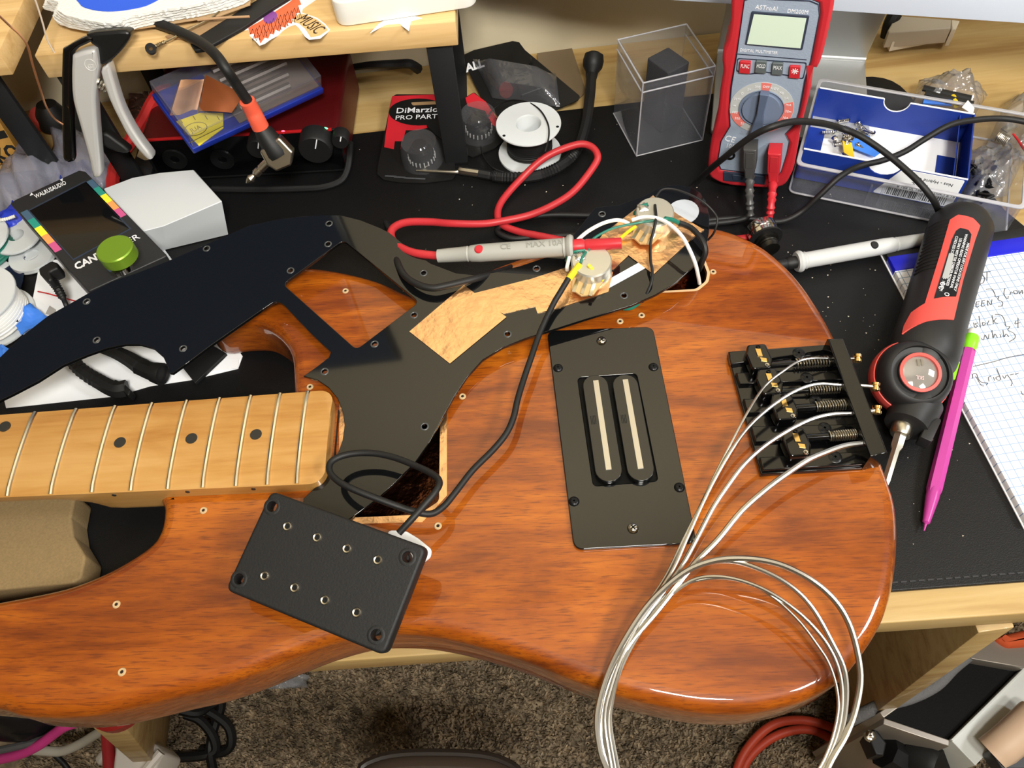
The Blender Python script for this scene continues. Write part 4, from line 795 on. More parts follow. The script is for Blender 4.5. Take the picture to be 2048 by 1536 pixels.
link('binding_strip', box(NF, 0, NWd, -.0205, -.008, .0006, .0066, .0006), mat('binding_blue', (22, 26, 190), .35), nbk)
link('black_band', box(NF, 0, NWd, -.008, .0, .0006, .0060, .0006), RUB, nbk)
NI = NF.lift(.0059)
def stroke(L, r=.00028): return tube([NI.wp(*NI_px, .0) for NI_px in L], r, seg=5, n=4)
hand = [
 [(1956, 551), (1961, 570)], [(1966, 550), (1957, 556), (1958, 566), (1966, 566), (1969, 556), (1962, 549)], [(1967, 545), (1981, 543)], [(1974, 544), (1974, 561)],
 [(1946, 582), (1943, 590), (1948, 596)], [(1943, 589), (1953, 587)],
 [(1940, 606), (1938, 618)], [(1940, 606), (1946, 607), (1940, 612), (1948, 617)], [(1953, 604), (1952, 614), (1958, 613)], [(1952, 604), (1959, 603)], [(1952, 609), (1958, 608)], [(1964, 602), (1963, 613), (1970, 611)], [(1963, 602), (1970, 601)], [(1963, 607), (1969, 606)], [(1976, 612), (1975, 601), (1982, 610), (1984, 599)],
 [(1972, 579), (1983, 578), (1989, 586), (1991, 594), (1998, 593), (1996, 599), (2005, 604), (2004, 612), (1996, 613)],
 [(2010, 577), (2008, 588), (2015, 598), (2017, 592)], [(2020, 590), (2022, 584), (2026, 586)], [(2030, 588), (2027, 583), (2033, 581), (2035, 587), (2029, 588)], [(2038, 581), (2039, 588), (2044, 580), (2045, 588)],
 [(1947, 645), (1950, 655), (1955, 652), (1950, 648), (1956, 646)], [(1958, 632), (1961, 655)], [(1966, 651), (1965, 645), (1971, 647), (1967, 652)], [(1978, 641), (1975, 649), (1981, 650)], [(1984, 630), (1987, 648)], [(1993, 636), (1988, 643), (1996, 648)],
 [(1990, 629), (2002, 630), (2009, 640), (2012, 652), (2020, 653), (2016, 660), (2028, 667), (2030, 676), (2018, 684)],
 [(2032, 642), (2030, 648), (2040, 645)], [(2036, 636), (2036, 656)],
 [(1962, 676), (1967, 680), (1970, 670), (1976, 678), (1978, 668)], [(1984, 660), (1986, 676), (1990, 668), (1995, 676)], [(2000, 668), (2002, 675)], [(2006, 660), (2008, 674), (2012, 668), (2018, 674)],
 [(1946, 733), (1985, 724), (2020, 714), (2060, 707)],
 [(1951, 752), (1962, 770), (1968, 772)], [(1945, 757), (1946, 748), (1953, 748), (1956, 756), (1962, 764), (1975, 766), (1973, 770)], [(1978, 763), (1977, 755), (1982, 752)], [(1987, 754), (1989, 761)], [(2000, 752), (1992, 755), (1995, 760), (2001, 758), (1993, 736)], [(2005, 751), (2009, 757), (2014, 750), (2024, 764), (2022, 772)], [(2020, 750), (2028, 748)], [(2030, 749), (2037, 746)],
 [(2042, 782), (2046, 790), (2052, 786)]]
link('handwriting', joined([stroke(L) for L in hand]), mat('pencil_lead', (92, 92, 98), .6), nbk)
# ------------------------------------------------------------------ power screwdriver
a, b = P(1926, 438, .021), P(1852, 690, .024)
AX = (b - a).normalized(); L = (b - a).length; R0 = .0200
sd = thing('power_screwdriver', (a + b) / 2 * 1 - V((0, 0, .02)), 'red and black cordless power screwdriver lying beside the notebook', 'screwdriver')
DBLK = mat('driver_black', (30, 30, 31), .5); 
SU = V((0, 0, 1)) - AX * AX.z; SU.normalize(); SS = AX.cross(SU)      # SU: up, SS: sideways
link('handle', lathe(a, AX, [(0, -.001), (R0 * .6, 0), (R0 * .86, .003), (R0, .010), (R0, .02), (R0 * .98, L * .6), (R0 * .97, L * .86), (R0 * 1.0, L), (R0 * .96, L + .012), (R0 * .7, L + .02), (0, L + .021)], 36), DBLK, sd)
link('grip_rib', joined([tube([a + AX * s + (SU * math.cos(t) + SS * math.sin(t)) * (R0 * .985 + .0002) for t in (.55, .8, 1.05, 1.3)], .0006, seg=5, n=2) for s in [.024 + .0035 * k for k in range(14)]]), RUB, sd)
def patch(pts, r0, r1, m, nm, par):      # pts: (angle, along) outline wrapped on the handle
    f0 = Fr((0, 0, 0), (1, 0, 0), (0, 1, 0)); me = plate(f0, pts, r0, r1)
    bm = bmesh.new(); bm.from_mesh(me)
    for k in range(44): 
        c = -2.6 + 5.2 * k / 43
        g_ = bm.verts[:] + bm.edges[:] + bm.faces[:]; bmesh.ops.bisect_plane(bm, geom=g_, plane_co=(c, 0, 0), plane_no=(1, 0, 0))
    for v in bm.verts: an, s, r = v.co; v.co = a + AX * s + (SU * math.cos(an) + SS * math.sin(an)) * r
    bmesh.ops.recalc_face_normals(bm, faces=bm.faces); bm.to_mesh(me); bm.free(); return link(nm, smooth(me, 45), m, par)
def ang(px, py):                         # angle and distance along the handle where a sight line meets it
    best = None; d = ray(px, py).normalized(); o = CP - a; dd = d - AX * d.dot(AX); oo = o - AX * o.dot(AX)
    A_, B_, C_ = dd.dot(dd), 2 * dd.dot(oo), oo.dot(oo) - R0 * R0; D_ = max(B_ * B_ - 4 * A_ * C_, 0); t = (-B_ - math.sqrt(D_)) / (2 * A_); q = CP + d * t - a
    return (math.atan2(q.dot(SS), q.dot(SU)), q.dot(AX))
sgn = [ang(1905, 450), ang(1955, 462)]
RO = R0 + .0003
panel = [ang(*p) for p in ((1916, 430), (1946, 437), (1960, 452), (1950, 480), (1926, 560), (1907, 640), (1850, 644), (1804, 668), (1808, 652), (1822, 626), (1850, 607), (1852, 600), (1880, 510), (1900, 440))]
patch(panel, R0 - .001, RO, REDL, 'red_shell', sd)
lab_ = [ang(*p) for p in ((1912, 463), (1920, 457), (1936, 461), (1942, 470), (1938, 490), (1911, 594), (1868, 598), (1904, 480))]
lp = patch(lab_, R0, RO + .0003, BLK, 'label_panel', sd)
cA = [ang(*p) for p in ((1925, 465), (1890, 592))]
am, s0, s1 = ang(1925, 470)[0], ang(1925, 470)[1], ang(1890, 592)[1]
tl = []
rows = ['CORDLESS SCREWDRIVER  4V MAX  180 RPM', 'USE ONLY WITH THE CHARGER PROVIDED', 'WARNING READ OPERATOR MANUAL', 'MADE FOR DRY LOCATIONS ONLY']
f0 = Fr((0, 0, 0), (0, 1, 0), (-1, 0, 0))
def onrod(me, an0, r):
    for v in me.vertices:
        x, y, z = v.co; an = an0 + x / R0; v.co = a + AX * y + (SU * math.cos(an) + SS * math.sin(an)) * (r + z)
    return me
for k, s_ in enumerate(rows):
    me = text(f0, s_, 0, 0, .0022, 0, .0001, fit=(s1 - s0) * (.9 - .12 * (k % 2)))
    for v in me.vertices: v.co.y += (s0 + s1) / 2 - .002 * (k % 3); v.co.x += (k - 1.2) * .0024 * (1 if sgn[1][0] > sgn[0][0] else -1)
    tl.append(onrod(me, am, RO + .0003))
link('lettering', joined(tl), TXW, lp)
patch([ang(*p) for p in ((1898, 508), (1908, 510), (1896, 559), (1884, 557))], RO, RO + .0005, mat('label_silver', (170, 172, 172), .4), 'rating_tag', lp)
for (x, y) in ((1885, 569), (1882, 577), (1893, 590)):
    an, s_ = ang(x, y); o = a + AX * s_; nn = SU * math.cos(an) + SS * math.sin(an)
    link('symbol', lathe(o + nn * (RO + .0003), nn, [(.0010, 0), (.0010, .0001), (.0014, .0001), (.0014, 0)], 16), TXW, lp)
# head ring
hc = P(1840, 745, .036); hn = (V((0, 0, 1)) * .93 + V((0, -.34, 0)) + V((-.06, 0, 0))).normalized()
hd = link('head', lathe(hc - hn * .033, hn, [(0, 0), (.013, 0), (.017, .003), (.0205, .012), (.0215, .022), (.0205, .028), (.0190, .0315), (.0175, .033), (.0160, .0335), (.0155, .0315), (.0120, .031), (.0118, .0335), (.0098, .0338), (.0096, .031), (0, .0305)], 40), DBLK, sd)
link('red_bezel', lathe(hc, hn, [(.0118, 0), (.0116, .0012), (.0098, .0014), (.0094, -.002)], 36), REDL, hd)
link('bit_window', lathe(hc, hn, [(0, .0012), (.006, .0009), (.0096, -.0002), (.0096, -.002), (0, -.002)], 30), mat('window_glass', (200, 196, 190), .05, trans=.6, metal=.2), hd)
hx = Fr(hc, SS if SS.x > 0 else -SS, AX * -1)
link('lettering', ptext(Fr(hc + hn * .0013, RT, hn.cross(RT)), 'SKIL', (1848, 756), (1832, 754), 8), mat('print_pink', (236, 190, 190), .5), hd)
link('window_latch', joined([box(Fr(hc + hn * .0010, hn.cross(RT) * -1, RT), -.0075, -.0035, -.0016 + k * .0022, -.0004 + k * .0022, 0, .0008) for k in (0, 1)]), CHROME, hd)
link('red_side', lathe(hc - hn * .033, hn, [(.0208, .011), (.0222, .013), (.0226, .019), (.0220, .022), (.0208, .0225)], 40), REDL, hd)
nz, nt_ = P(1829, 815, .016), P(1812, 852, .0155); na_ = (nt_ - nz).normalized()
link('nose', lathe(nz, na_, [(.0145, -.004), (.0142, .004), (.0125, .009), (.0122, .0145), (.0095, .0155), (0, .016)], 32), DBLK, sd)
sdn = na_.cross(V((0, 0, 1))).normalized()
link('nose_rib', box(Fr(nz, na_, sdn), .004, .021, -.015, -.0085, -.006, .004, .001) if sdn.x < 0 else box(Fr(nz, na_, sdn), .004, .021, .0085, .015, -.006, .004, .001), DBLK, sd)
ck = P(1804, 858, .0155); bt = P(1772, 962, .0105); ba = (bt - ck).normalized()
link('chuck', lathe(ck - ba * .004, ba, [(.0056, 0), (.0060, .003), (.0060, .007), (.0052, .0085), (0, .0085)], 24), NICKEL, sd)
bit = link('hex_bit', lathe(ck, ba, [(.0036, .003), (.0036, .012), (.0024, .0145), (.0024, .034), (.0012, .042), (0, .042)], 6), mat('bit_steel', (176, 172, 160), .3, .9), sd)
# ------------------------------------------------------------------ pencil
p0_, p1_ = P(1849, 1058, .0035), P(1937, 700, .0115)
pa_ = (p1_ - p0_).normalized(); PL = (p1_ - p0_).length
pc = thing('mechanical_pencil', P(1895, 880, 0), 'hot pink mechanical pencil with lime green clip end beside the notebook', 'pencil')
MAG = mat('magenta', (182, 62, 148), .35); LIM = mat('lime', (134, 216, 40), .35)
rp_ = lambda L: lathe(p0_, pa_, L, 6, ref=V((1, 0, .3)))
link('barrel', rp_([(.0028, .018), (.0041, .026), (.0041, PL)]), MAG, pc)
link('tip', lathe(p0_, pa_, [(.0004, -.001), (.0007, .003), (.0020, .0042), (.0036, .020), (.0036, .026)], 20), mat('magenta_tip', (172, 58, 140), .3), pc)
link('ferrule', lathe(p0_, pa_, [(.0040, PL - .0005), (.0042, PL + .002), (.0046, PL + .003), (.0046, PL + .009), (.0042, PL + .0105), (0, PL + .0105)], 20), LIM, pc)
link('eraser', lathe(p0_, pa_, [(.0036, PL + .010), (.0037, PL + .0145), (.003, PL + .0155), (0, PL + .0156)], 18), mat('eraser', (230, 226, 216), .7), pc)
f = Fr(p0_ + V((0, 0, .0015)), pa_, V((-pa_.y, pa_.x, 0)))
link('clip', plate(f, fillet([(PL - .026, .0038), (PL - .012, .0035), (PL - .012, .0075), (PL - .020, .0078), (PL - .026, .0062)], .0008), -.001, .001, .0003), LIM, pc)
# ------------------------------------------------------------------ shelf risers
SZ0, SZ1 = .107, .1245
SHF = H(SZ1)
def top(px, z): return H(z).pts(px, 0)
fr_r, fr_l = P(917, 91, SZ0), P(230, 146, SZ0)
SX = (fr_r - fr_l).normalized(); SY = V((-SX.y, SX.x, 0))
S1 = Fr(V((fr_r.x, fr_r.y, SZ0)), SX, SY)
sh = thing('shelf_riser', V((-.13, .54, 0)), 'pale wooden desk shelf on black metal legs, holding the white box and paper towels', 'shelf')
lx = S1.px(108, 131, 0)[0]
link('board', box(S1, lx, 0, 0, .135, 0, SZ1 - SZ0, .0008), M_SHELF, sh)
LEGM = mat('black_leg', (26, 27, 29), .55)
def fleg(fr, u, w, ztop, parent, dep, splay=0):
    link('leg', joined([box(fr, u - w / 2, u + w / 2, .004, .008, -ztop, 0, .0005)]), LEGM, parent)
    link('leg', joined([box(fr, u - w / 2, u + w / 2, dep - .02, dep - .016, -ztop, 0, .0005)]), LEGM, parent)
    link('leg_bar', box(fr, u - w / 2, u + w / 2, .008, dep - .02, -.004, 0, .0005), LEGM, parent)
    link('leg_foot', box(fr, u - w / 2, u + w / 2, .004, dep - .016, -ztop, -ztop + .003, .0005), LEGM, parent)
fleg(S1, -.0135, .0175, SZ0, sh, .135)
fleg(S1, lx + .012, .0175, SZ0, sh, .135)
# second shelf at the far left
ga, gb = P(27, 150, SZ0), P(95, 0, SZ0)
G2 = Fr(V((ga.x, ga.y, SZ0)), V((.985, .17, 0)), V((-.17, .985, 0)))
dirE = (gb - ga); dirE.z = 0; dirE.normalize()
G2 = Fr(V((ga.x, ga.y, SZ0)), V((dirE.y, -dirE.x, 0)), dirE)
s2 = thing('shelf_riser', P(20, 300, 0), 'second pale wooden shelf corner on a black leg at the top left', 'shelf')
link('board', box(G2, -.3, 0, 0, .14, 0, SZ1 - SZ0, .0008), M_SHELF, s2)
f2 = P(133, 352, 0)
link('leg', box(Fr(V((f2.x, f2.y, 0)), G2.x, G2.y), -.019, 0, 0, .004, 0, SZ0, .0005), LEGM, s2)
link('leg_foot', box(Fr(V((f2.x, f2.y, 0)), G2.x, G2.y), -.019, 0, .004, .1, 0, .003, .0005), LEGM, s2)
# ------------------------------------------------------------------ things on the shelf
z = SZ1
wbx = thing('white_router_box', P(800, 0, z), 'smooth white rounded electronics box at the right end of the shelf', 'electronics box')
q = H(z).pts([(668, 14), (676, 52), (688, 57), (935, 23), (950, 10), (985, -80), (640, -60)])
a0, a1, a2, a3 = P(676, 58, z), P(950, 17, z), P(990, -150, z), P(650, -110, z)
link('housing', plate(H(0), fillet([(p.x, p.y) for p in (a0, a1, a2, a3)], [.010, .010, .01, .01], 8), z + .0006, z + .0175, .0012, res=3), mat('glossy_white', (228, 226, 218), .3), wbx)
link('base', plate(H(0), fillet(grow([(p.x, p.y) for p in (a0, a1, a2, a3)], -.002), .009, 8), z + .0001, z + .0008), RUB, wbx)
STK = mat('sticker_white', (236, 238, 240), .4)
st = tag(link('star_sticker', plate(SHF, SHF.pts([(740, 67), (757, 49), (770, 40), (830, 33), (845, 37), (822, 43), (818, 63), (803, 52), (800, 48), (772, 50)]), .0001, .0003), STK), 'white star sticker poking out below the white electronics box', 'sticker')
stc = thing('shaggy_sticker', P(560, 40, z), 'die-cut sticker with shaggy orange shape and MUSIC ribbon on the shelf', 'sticker')
q = [(485, 62), (497, 60), (500, 73), (510, 82), (519, 92), (530, 88), (541, 80), (556, 72), (566, 62), (578, 54), (590, 50), (597, 56), (603, 64), (610, 74), (618, 80), (640, 78), (655, 66), (660, 60), (650, 48), (634, 36), (604, 26), (606, 18), (640, -5), (560, -30)]
link('die_cut_base', plate(SHF, SHF.pts(q), .0001, .0003), STK, stc)
q = [(497, 57), (505, 52), (520, 44), (545, 28), (580, 5), (595, -10), (603, 10), (597, 12), (600, 26), (592, 28), (593, 40), (584, 38), (583, 48), (575, 46), (572, 56), (563, 54), (560, 64), (551, 60), (548, 70), (541, 68), (537, 78), (530, 76), (521, 88), (517, 76), (509, 78), (508, 68), (500, 70)]
link('orange_fur', plate(SHF, SHF.pts(q), .0003, .0004), mat('print_orange', (226, 104, 66), .5), stc)
INK = mat('print_ink', (40, 26, 24), .6)
zz = []
for k in range(7):
    x0, y0 = 505 + k * 14, 62 - k * 7; L_ = [(x0 + d, y0 + e) for d, e in ((-4, 6), (0, -4), (4, 8), (8, -6), (11, 6))]; zz.append(tube([SHF.wp(x, y, .0004) for x, y in L_], .0003, seg=4, raw=True))
    zz.append(tube([SHF.wp(x + 4, y + 12, .0004) for x, y in L_], .0003, seg=4, raw=True))
tag(link('ink_line', joined(zz), INK, stc), kind='stuff')
link('purple_patch', plate(SHF, [SHF.px(541 + 15 * math.cos(a) * .9 + 3 * math.sin(a), 36 + 11 * math.sin(a) - 6 * math.cos(a)) for a in [k * math.pi / 8 for k in range(16)]], .0004, .0005), mat('print_purple', (132, 70, 150), .5), stc)
link('ribbon', plate(SHF, SHF.pts([(598, 28), (612, 30), (634, 40), (650, 52), (656, 61), (640, 72), (622, 76), (610, 58), (598, 48), (584, 44)]), .0003, .0004), mat('print_tan', (214, 176, 120), .5), stc)
link('lettering', ptext(SHF.lift(.0004), 'MUSIC', (602, 35), (640, 63), 17), INK, stc)
# paper towels with blue print
def ragged(pts, amp, seed):
    random.seed(seed); out = []
    for i in range(len(pts)):
        p, q = V(pts[i]), V(pts[(i + 1) % len(pts)]); n = max(2, int((q - p).length / 5))
        for k in range(n): out.append(tuple(p.lerp(q, k / n) + V((random.uniform(-amp, amp), random.uniform(-amp, amp)))))
    return out
tw = thing('paper_towel_stack', P(250, 10, SZ1), 'folded stack of white paper towels with blue print at the top of the shelf', 'paper towels')
TWM = mat('towel', (232, 232, 228), .9, bump=.5, bscale=700)
L0 = [(88, -40), (92, 8), (88, 18), (110, 24), (108, 40), (128, 52), (160, 60), (200, 66), (236, 66), (270, 58), (320, 46), (380, 36), (430, 26), (470, 14), (510, -8), (520, -80), (100, -90)]
for k in range(5):
    L_ = [(x + (k * 2.2 if x < 250 else -k * 6), y - k * 4) for x, y in L0]; zz_ = SZ1 + .006 + k * .0022
    link('towel_sheet', plate(H(0), [tuple(P(x, y, zz_).xy) for x, y in ragged(smoothpoly(L_, 2), 1.1, k)], zz_, zz_ + .0017), TWM, tw)
zz_ = SZ1 + .0167
link('blue_print', plate(H(0), [tuple(P(x, y, zz_).xy) for x, y in smoothpoly([(152, -30), (158, 6), (178, 18), (215, 23), (260, 19), (305, 6), (345, -30)], 4)], zz_, zz_ + .0003), mat('print_blue', (44, 92, 222), .8), tw)
def card(nm, px, z0, th, m, lab, cat, **k): return flat(nm, px, z0, z0 + th, m, lab, cat, **k)
card('brown_card_strip', [(262, 58), (330, 48), (440, 30), (500, 8), (505, -20), (420, 0), (300, 30)], SZ1 + .0042, .0012, CARD, 'brown card layer directly under the paper towels', 'card')
card('brown_paper_bag', [(330, 72), (380, 52), (470, 27), (478, 36), (420, 66), (402, 80)], SZ1 + .0004, .0018, mat('kraft', (162, 130, 92), .8), 'brown kraft paper scrap between the towels and the black strap', 'paper')
tag(link('bamboo_skewer', pxtube([(395, 40, SZ1 + .007), (440, 36, SZ1 + .007), (499, 33, SZ1 + .0068)], .0008), mat('skewer', (176, 140, 104), .7)), 'thin brown stick lying across the black strap on the shelf', 'stick')
ns = thing('old_string', P(360, 70, SZ1), 'cut guitar string with black ball end lying on the shelf front', 'string')
link('wound_wire', pxtube([(440, 22, SZ1 + .006), (420, 37, SZ1 + .006), (380, 58, SZ1 + .005), (340, 79, SZ1 + .004), (310, 93, SZ1 + .003)], .0007), mat('old_nickel', (190, 176, 146), .3, 1.0), ns)
link('twist', coil(P(330, 84, SZ1 + .0035), P(309, 94, SZ1 + .003), .001, 6, .0005), MATS['old_nickel'], ns)
link('ball_end', lathe(P(302, 98, SZ1 + .0022), V((.2, -.6, .7)), [(.0014, -.0016), (.0034, -.0016), (.0036, 0), (.0034, .0016), (.0014, .0016), (.0014, -.0016)], 20), BSC, ns)
bs_ = thing('flat_black_strap', P(490, 60, SZ1), 'flat black strap running across the shelf beside the shaggy sticker', 'strap')
link('webbing', plate(SHF, SHF.pts([(384, 96), (400, 80), (470, 36), (560, -20), (620, -20), (585, 0), (540, 28), (490, 62), (440, 90), (410, 106), (392, 108)]), .0002, .003, .0008), RUB, bs_)
# ------------------------------------------------------------------ patch cable hanging from the shelf
pcb = thing('patch_cable', P(470, 150, .05), 'black instrument cable with orange sleeve and right angle jack hanging off the shelf', 'cable')
pth = [(290, 40, SZ1 + .004), (318, 48, SZ1 + .0045), (350, 60, SZ1 + .005), (400, 84, SZ1 + .008), (430, 108, SZ1 + .009), (452, 138, SZ1 + .004), (470, 165, .118), (487, 190, .108), (497, 205, .102), (515, 245, .086)]
link('jacket', pxtube(pth, .0034, seg=12), RUB, pcb)
link('orange_sleeve', pxtube([(494, 202, .1035), (505, 222, .095), (512, 236, .09), (521, 254, .083)], .0052, seg=14, rf=lambda t: 1 + .12 * t), mat('orange_shrink', (226, 92, 66), .5), pcb)
pj = P(522, 256, .082); pk2 = P(545, 290, .071); ja = (pk2 - pj).normalized()
link('plug_shell', lathe(pj, ja, [(.0050, -.001), (.0066, .004), (.0080, .012), (.0086, .018), (.0080, .021)], 20), RUB, pcb)
hd_o = pj + ja * .0185; tip_ = P(497, 362, .052); el = P(553, 306, .066)
ta_ = (tip_ - el).normalized()
fE = Fr(el, ja, ta_)
link('plug_elbow', plate(fE, fillet([(-.009, -.009), (.004, -.0115), (.011, -.005), (.0098, .006), (.003, .0092), (-.007, .008)], .002), -.006, .006, .0015), NICKEL, pcb)
link('plug_tip', lathe(el, ta_, [(.0028, .004), (.0029, .016), (.0022, .0163), (.0022, .0172), (.0029, .0175), (.0030, .021), (.0016, .0228), (.0030, .0262), (.0022, .0285), (.0004, .031), (0, .031)], 18), NICKEL, pcb)
# ------------------------------------------------------------------ capo clipped over the shelf edge
YC = .440
CF = Fr(V((0, YC, 0)), (1, 0, .0), (0, .32, 1))
cp_ = thing('capo', CF.wp(190, 220, 0), 'silver and black spring capo clipped over the left end of the shelf edge', 'capo')
SIL = mat('satin_silver', (205, 205, 204), .38, .45)
link('silver_arm', pp(CF, smoothpoly([(145, 118), (150, 106), (185, 97), (194, 104), (197, 135), (194, 165), (192, 200), (195, 250), (199, 300), (202, 345), (196, 353), (187, 352), (180, 320), (172, 290), (158, 240), (147, 200), (144, 160)], 2), -.010, .002, .0025, hpx=0), SIL, cp_)
link('silver_arm', pp(CF, smoothpoly([(200, 146), (208, 134), (216, 130), (222, 150), (232, 185), (245, 222), (265, 260), (285, 290), (303, 314), (299, 322), (286, 314), (258, 280), (236, 240), (216, 198)], 2), -.012, -.001, .002, hpx=0), SIL, cp_)
link('black_arm', pp(CF, smoothpoly([(122, 110), (128, 97), (160, 79), (176, 75), (183, 84), (158, 96), (147, 106), (142, 120), (142, 200), (145, 300), (145, 325), (127, 324), (123, 300), (121, 200)], 2), -.009, -.001, .002, hpx=0), GLOSSB, cp_)
link('black_body', pp(CF, smoothpoly([(168, 72), (210, 66), (248, 64), (258, 74), (246, 96), (222, 122), (200, 134), (194, 120), (192, 100), (180, 92)], 2), -.014, -.003, .002, hpx=0), BLK, cp_)
link('spring', coil(CF.wp(191, 160, -.004), CF.wp(214, 176, -.005), .0032, 4, .0008), NICKEL, cp_)
link('rubber_pad', pp(CF, smoothpoly([(198, 270), (212, 268), (232, 282), (256, 300), (254, 308), (232, 306), (204, 292)], 2), -.022, -.013, .002, hpx=-.012), RUB, cp_)
cf2 = CF.lift(.002)
cu_, cv_ = cf2.px(181, 130)
link('emblem', joined([lathe(cf2.w(cu_, cv_), cf2.n, [(.0034, 0), (.0034, .0002), (.0037, .0002), (.0037, 0)], 24)]), mat('etched', (222, 222, 220), .4, .3), cp_)
link('lettering', joined([text(cf2, 'G7', cu_ - .0002, cv_ - .001, .0034, 0, .0002)]), MATS['etched'], cp_)
# thin wires hanging from the left shelf
CW = mat('bare_copper_wire', (206, 150, 112), .3, .9)
tag(link('copper_wire', tube([PV(-5, 28, .47), PV(20, 52, .47), PV(40, 70, .468), PV(55, 92, .466), PV(66, 132, .464), (PV(82, 182, .462)), PV(92, 212, .462), PV(108, 236, .462), PV(126, 249, .462)], .0007, n=5), CW), 'frayed copper wire hanging down from the left shelf in front of the capo', 'wire')
tag(link('pale_wire', tube([PV(66, -10, .5), PV(74, 10, .5), PV(86, 48, .5), PV(94, 78, .5), PV(108, 104, .5), PV(120, 124, .5)], .0006, n=5), mat('pale_insulation', (206, 190, 172), .4)), 'pale thin wire hanging between the two shelves', 'wire')
# ------------------------------------------------------------------ audio interface
IA, IB = P(700, 345, 0), P(320, 366, 0); ix = (IA - IB); ix.z = 0; ix.normalize()
IF = Fr(V((IA.x, IA.y, 0)), ix, V((-ix.y, ix.x, 0))); IW = .152; IH = .043
ai = thing('audio_interface', IF.w(-IW / 2, .05), 'dark red metal audio interface with black front and lit green knob ring', 'audio interface')
REDM = mat('red_metal', (84, 12, 16), .4, .3)
FRT = Fr(IF.w(0, 0, .002), IF.x, V((0, 0, 1)))
shp = fillet([(-IW, 0), (0, 0), (0, IH - .002), (-IW, IH - .002)], .005)
link('case', plate(FRT, shp, -.096, -.0012, .0004), REDM, ai)
link('front_panel', plate(FRT, fillet([(-IW + .002, .002), (-.002, .002), (-.002, IH - .004), (-IW + .002, IH - .004)], .004), -.0016, -.0004), GLOSSB, ai)
link('front_rim', joined([box(FRT, -IW + .004, -.004, IH - .0036, IH - .0018, -.0014, .0006, .0003)]), mat('red_rim', (190, 30, 34), .3, .3), ai)
link('front_bezel', plate(FRT, shp, -.0014, .0002, .0002, holes=[fillet([(-IW + .0015, .0015), (-.0015, .0015), (-.0015, IH - .0035), (-IW + .0015, IH - .0035)], .004)]), BLK, ai)
for u in (-.012, -IW + .012): link('foot', box(IF, u - .008, u + .008, .004, .02, 0, .0022, .0004), RUB, ai)
FP_ = FRT.lift(-.0004)
def knob(nm, x, y, r, h, ring=None):
    u, v = FP_.px(x, y, h); o = FP_.w(u, v)
    kb = link(nm, lathe(o, FP_.n, [(r * 1.02, 0), (r, h * .9), (r * .92, h), (0, h)], 28), RUB, ai)
    link('pointer', box(Fr(FP_.w(u, v, h), (FP_.x * .4 + FP_.y).normalized(), FP_.y - FP_.x * .4), .2 * r, .9 * r, -.0004, .0004, -.0001, .0003), TXW, kb); return u, v, o, kb
u, v, o, kb = knob('volume_knob', 630, 302, .0125, .014)
u, v, o, kb = knob('gain_knob', 516, 300, .0085, .012)
knob('headphone_knob', 680, 285, .0062, .010)
for (x, y, r, c, e, nm) in ((651, 259, .0022, (60, 255, 130), 9, 'green_light'), (567, 264, .0017, (255, 60, 90), 5, 'red_light')):
    link(nm, lathe(FP_.wp(x, y), FP_.n, [(0, .0009), (r * .7, .0007), (r, 0)], 18), mat(nm, (40, 60, 40), .4, emit=c, es=e), ai)
link('label_bar', joined([box(FP_, FP_.px(x, 263)[0] - .006, FP_.px(x, 263)[0] + .006, FP_.px(x, 263)[1] - .0004, FP_.px(x, 263)[1] + .0004, 0, .0002) for x in (622,)]), mat('print_grey', (70, 72, 76), .6), ai)
for x in (350, 445): 
    u, v = FP_.px(x, 318); link('input_jack', lathe(FP_.w(u, v), FP_.n, [(.0032, -.001), (.0036, .001), (.0090, .0016), (.0094, 0)], 26), BLK, ai)
# ------------------------------------------------------------------ clear blue tool case leaning on the interface
ka, kb_ = P(388, 309, .062), P(648, 187, .056)
KF = Fr(ka, kb_ - ka, V((0, 1, .25))); KW = (kb_ - ka).length
kc = thing('tool_bit_case', KF.w(KW / 2, .03), 'clear lidded case with blue base and yellow label, resting on the red interface', 'case')
link('base_tray', box(KF, 0, KW, 0, .054, 0, .0055, .001), mat('case_blue', (20, 42, 140), .4), kc)
link('clear_lid', joined([box(KF, .001, KW - .001, .001, .0022, .0055, .019, .0004), box(KF, .001, KW - .001, .052, .053, .0055, .019, .0004), box(KF, .001, .0022, .002, .052, .0055, .019, .0004), box(KF, KW - .0022, KW - .001, .002, .052, .0055, .019, .0004), box(KF, .001, KW - .001, .001, .053, .018, .0192, .0004)]), film('lid_clear', (244, 244, 247), 1.4, .1, .03), kc)
link('grey_insert', box(KF, KW * .36, KW - .002, .003, .051, .0056, .0064), mat('insert_grey', (120, 108, 98), .4), kc)
lq = KF.pts([(352, 243), (400, 226), (446, 226), (447, 256), (398, 292)], .0060)
link('yellow_label', plate(KF, lq, .0056, .0062), mat('label_yellow', (222, 206, 52), .6), kc)
lm = KF.lift(.0063)
el_ = [lm.px(391 + 23 * math.cos(a), 258 + 13 * math.sin(a) - 4 * math.cos(a)) for a in [k * math.pi / 12 for k in range(25)]]
link('label_print', joined([tube([lm.w(*q) for q in el_], .0003, seg=4, raw=True), tube([lm.wp(378, 286), lm.wp(447, 252)], .0003, seg=4, raw=True)] + [tube([lm.wp(x, y), lm.wp(x + 5, y + 8)], .0004, seg=4, raw=True) for x, y in ((360, 238), (386, 232), (410, 231), (434, 232))]), mat('print_olive', (120, 106, 20), .6), kc)
link('lettering', ptext(lm, 'JUA', (381, 263), (402, 253), 9), MATS['print_olive'], kc)
for k in range(5):
    v = .012 + k * .009
    link('tool_bit', tube([KF.w(KW * .42, v, .009), KF.w(KW * (.8 + .04 * (k % 3)), v, .009)], .0024, seg=8, raw=True), mat('bit_grey', (168, 160, 150), .35, .8), kc)
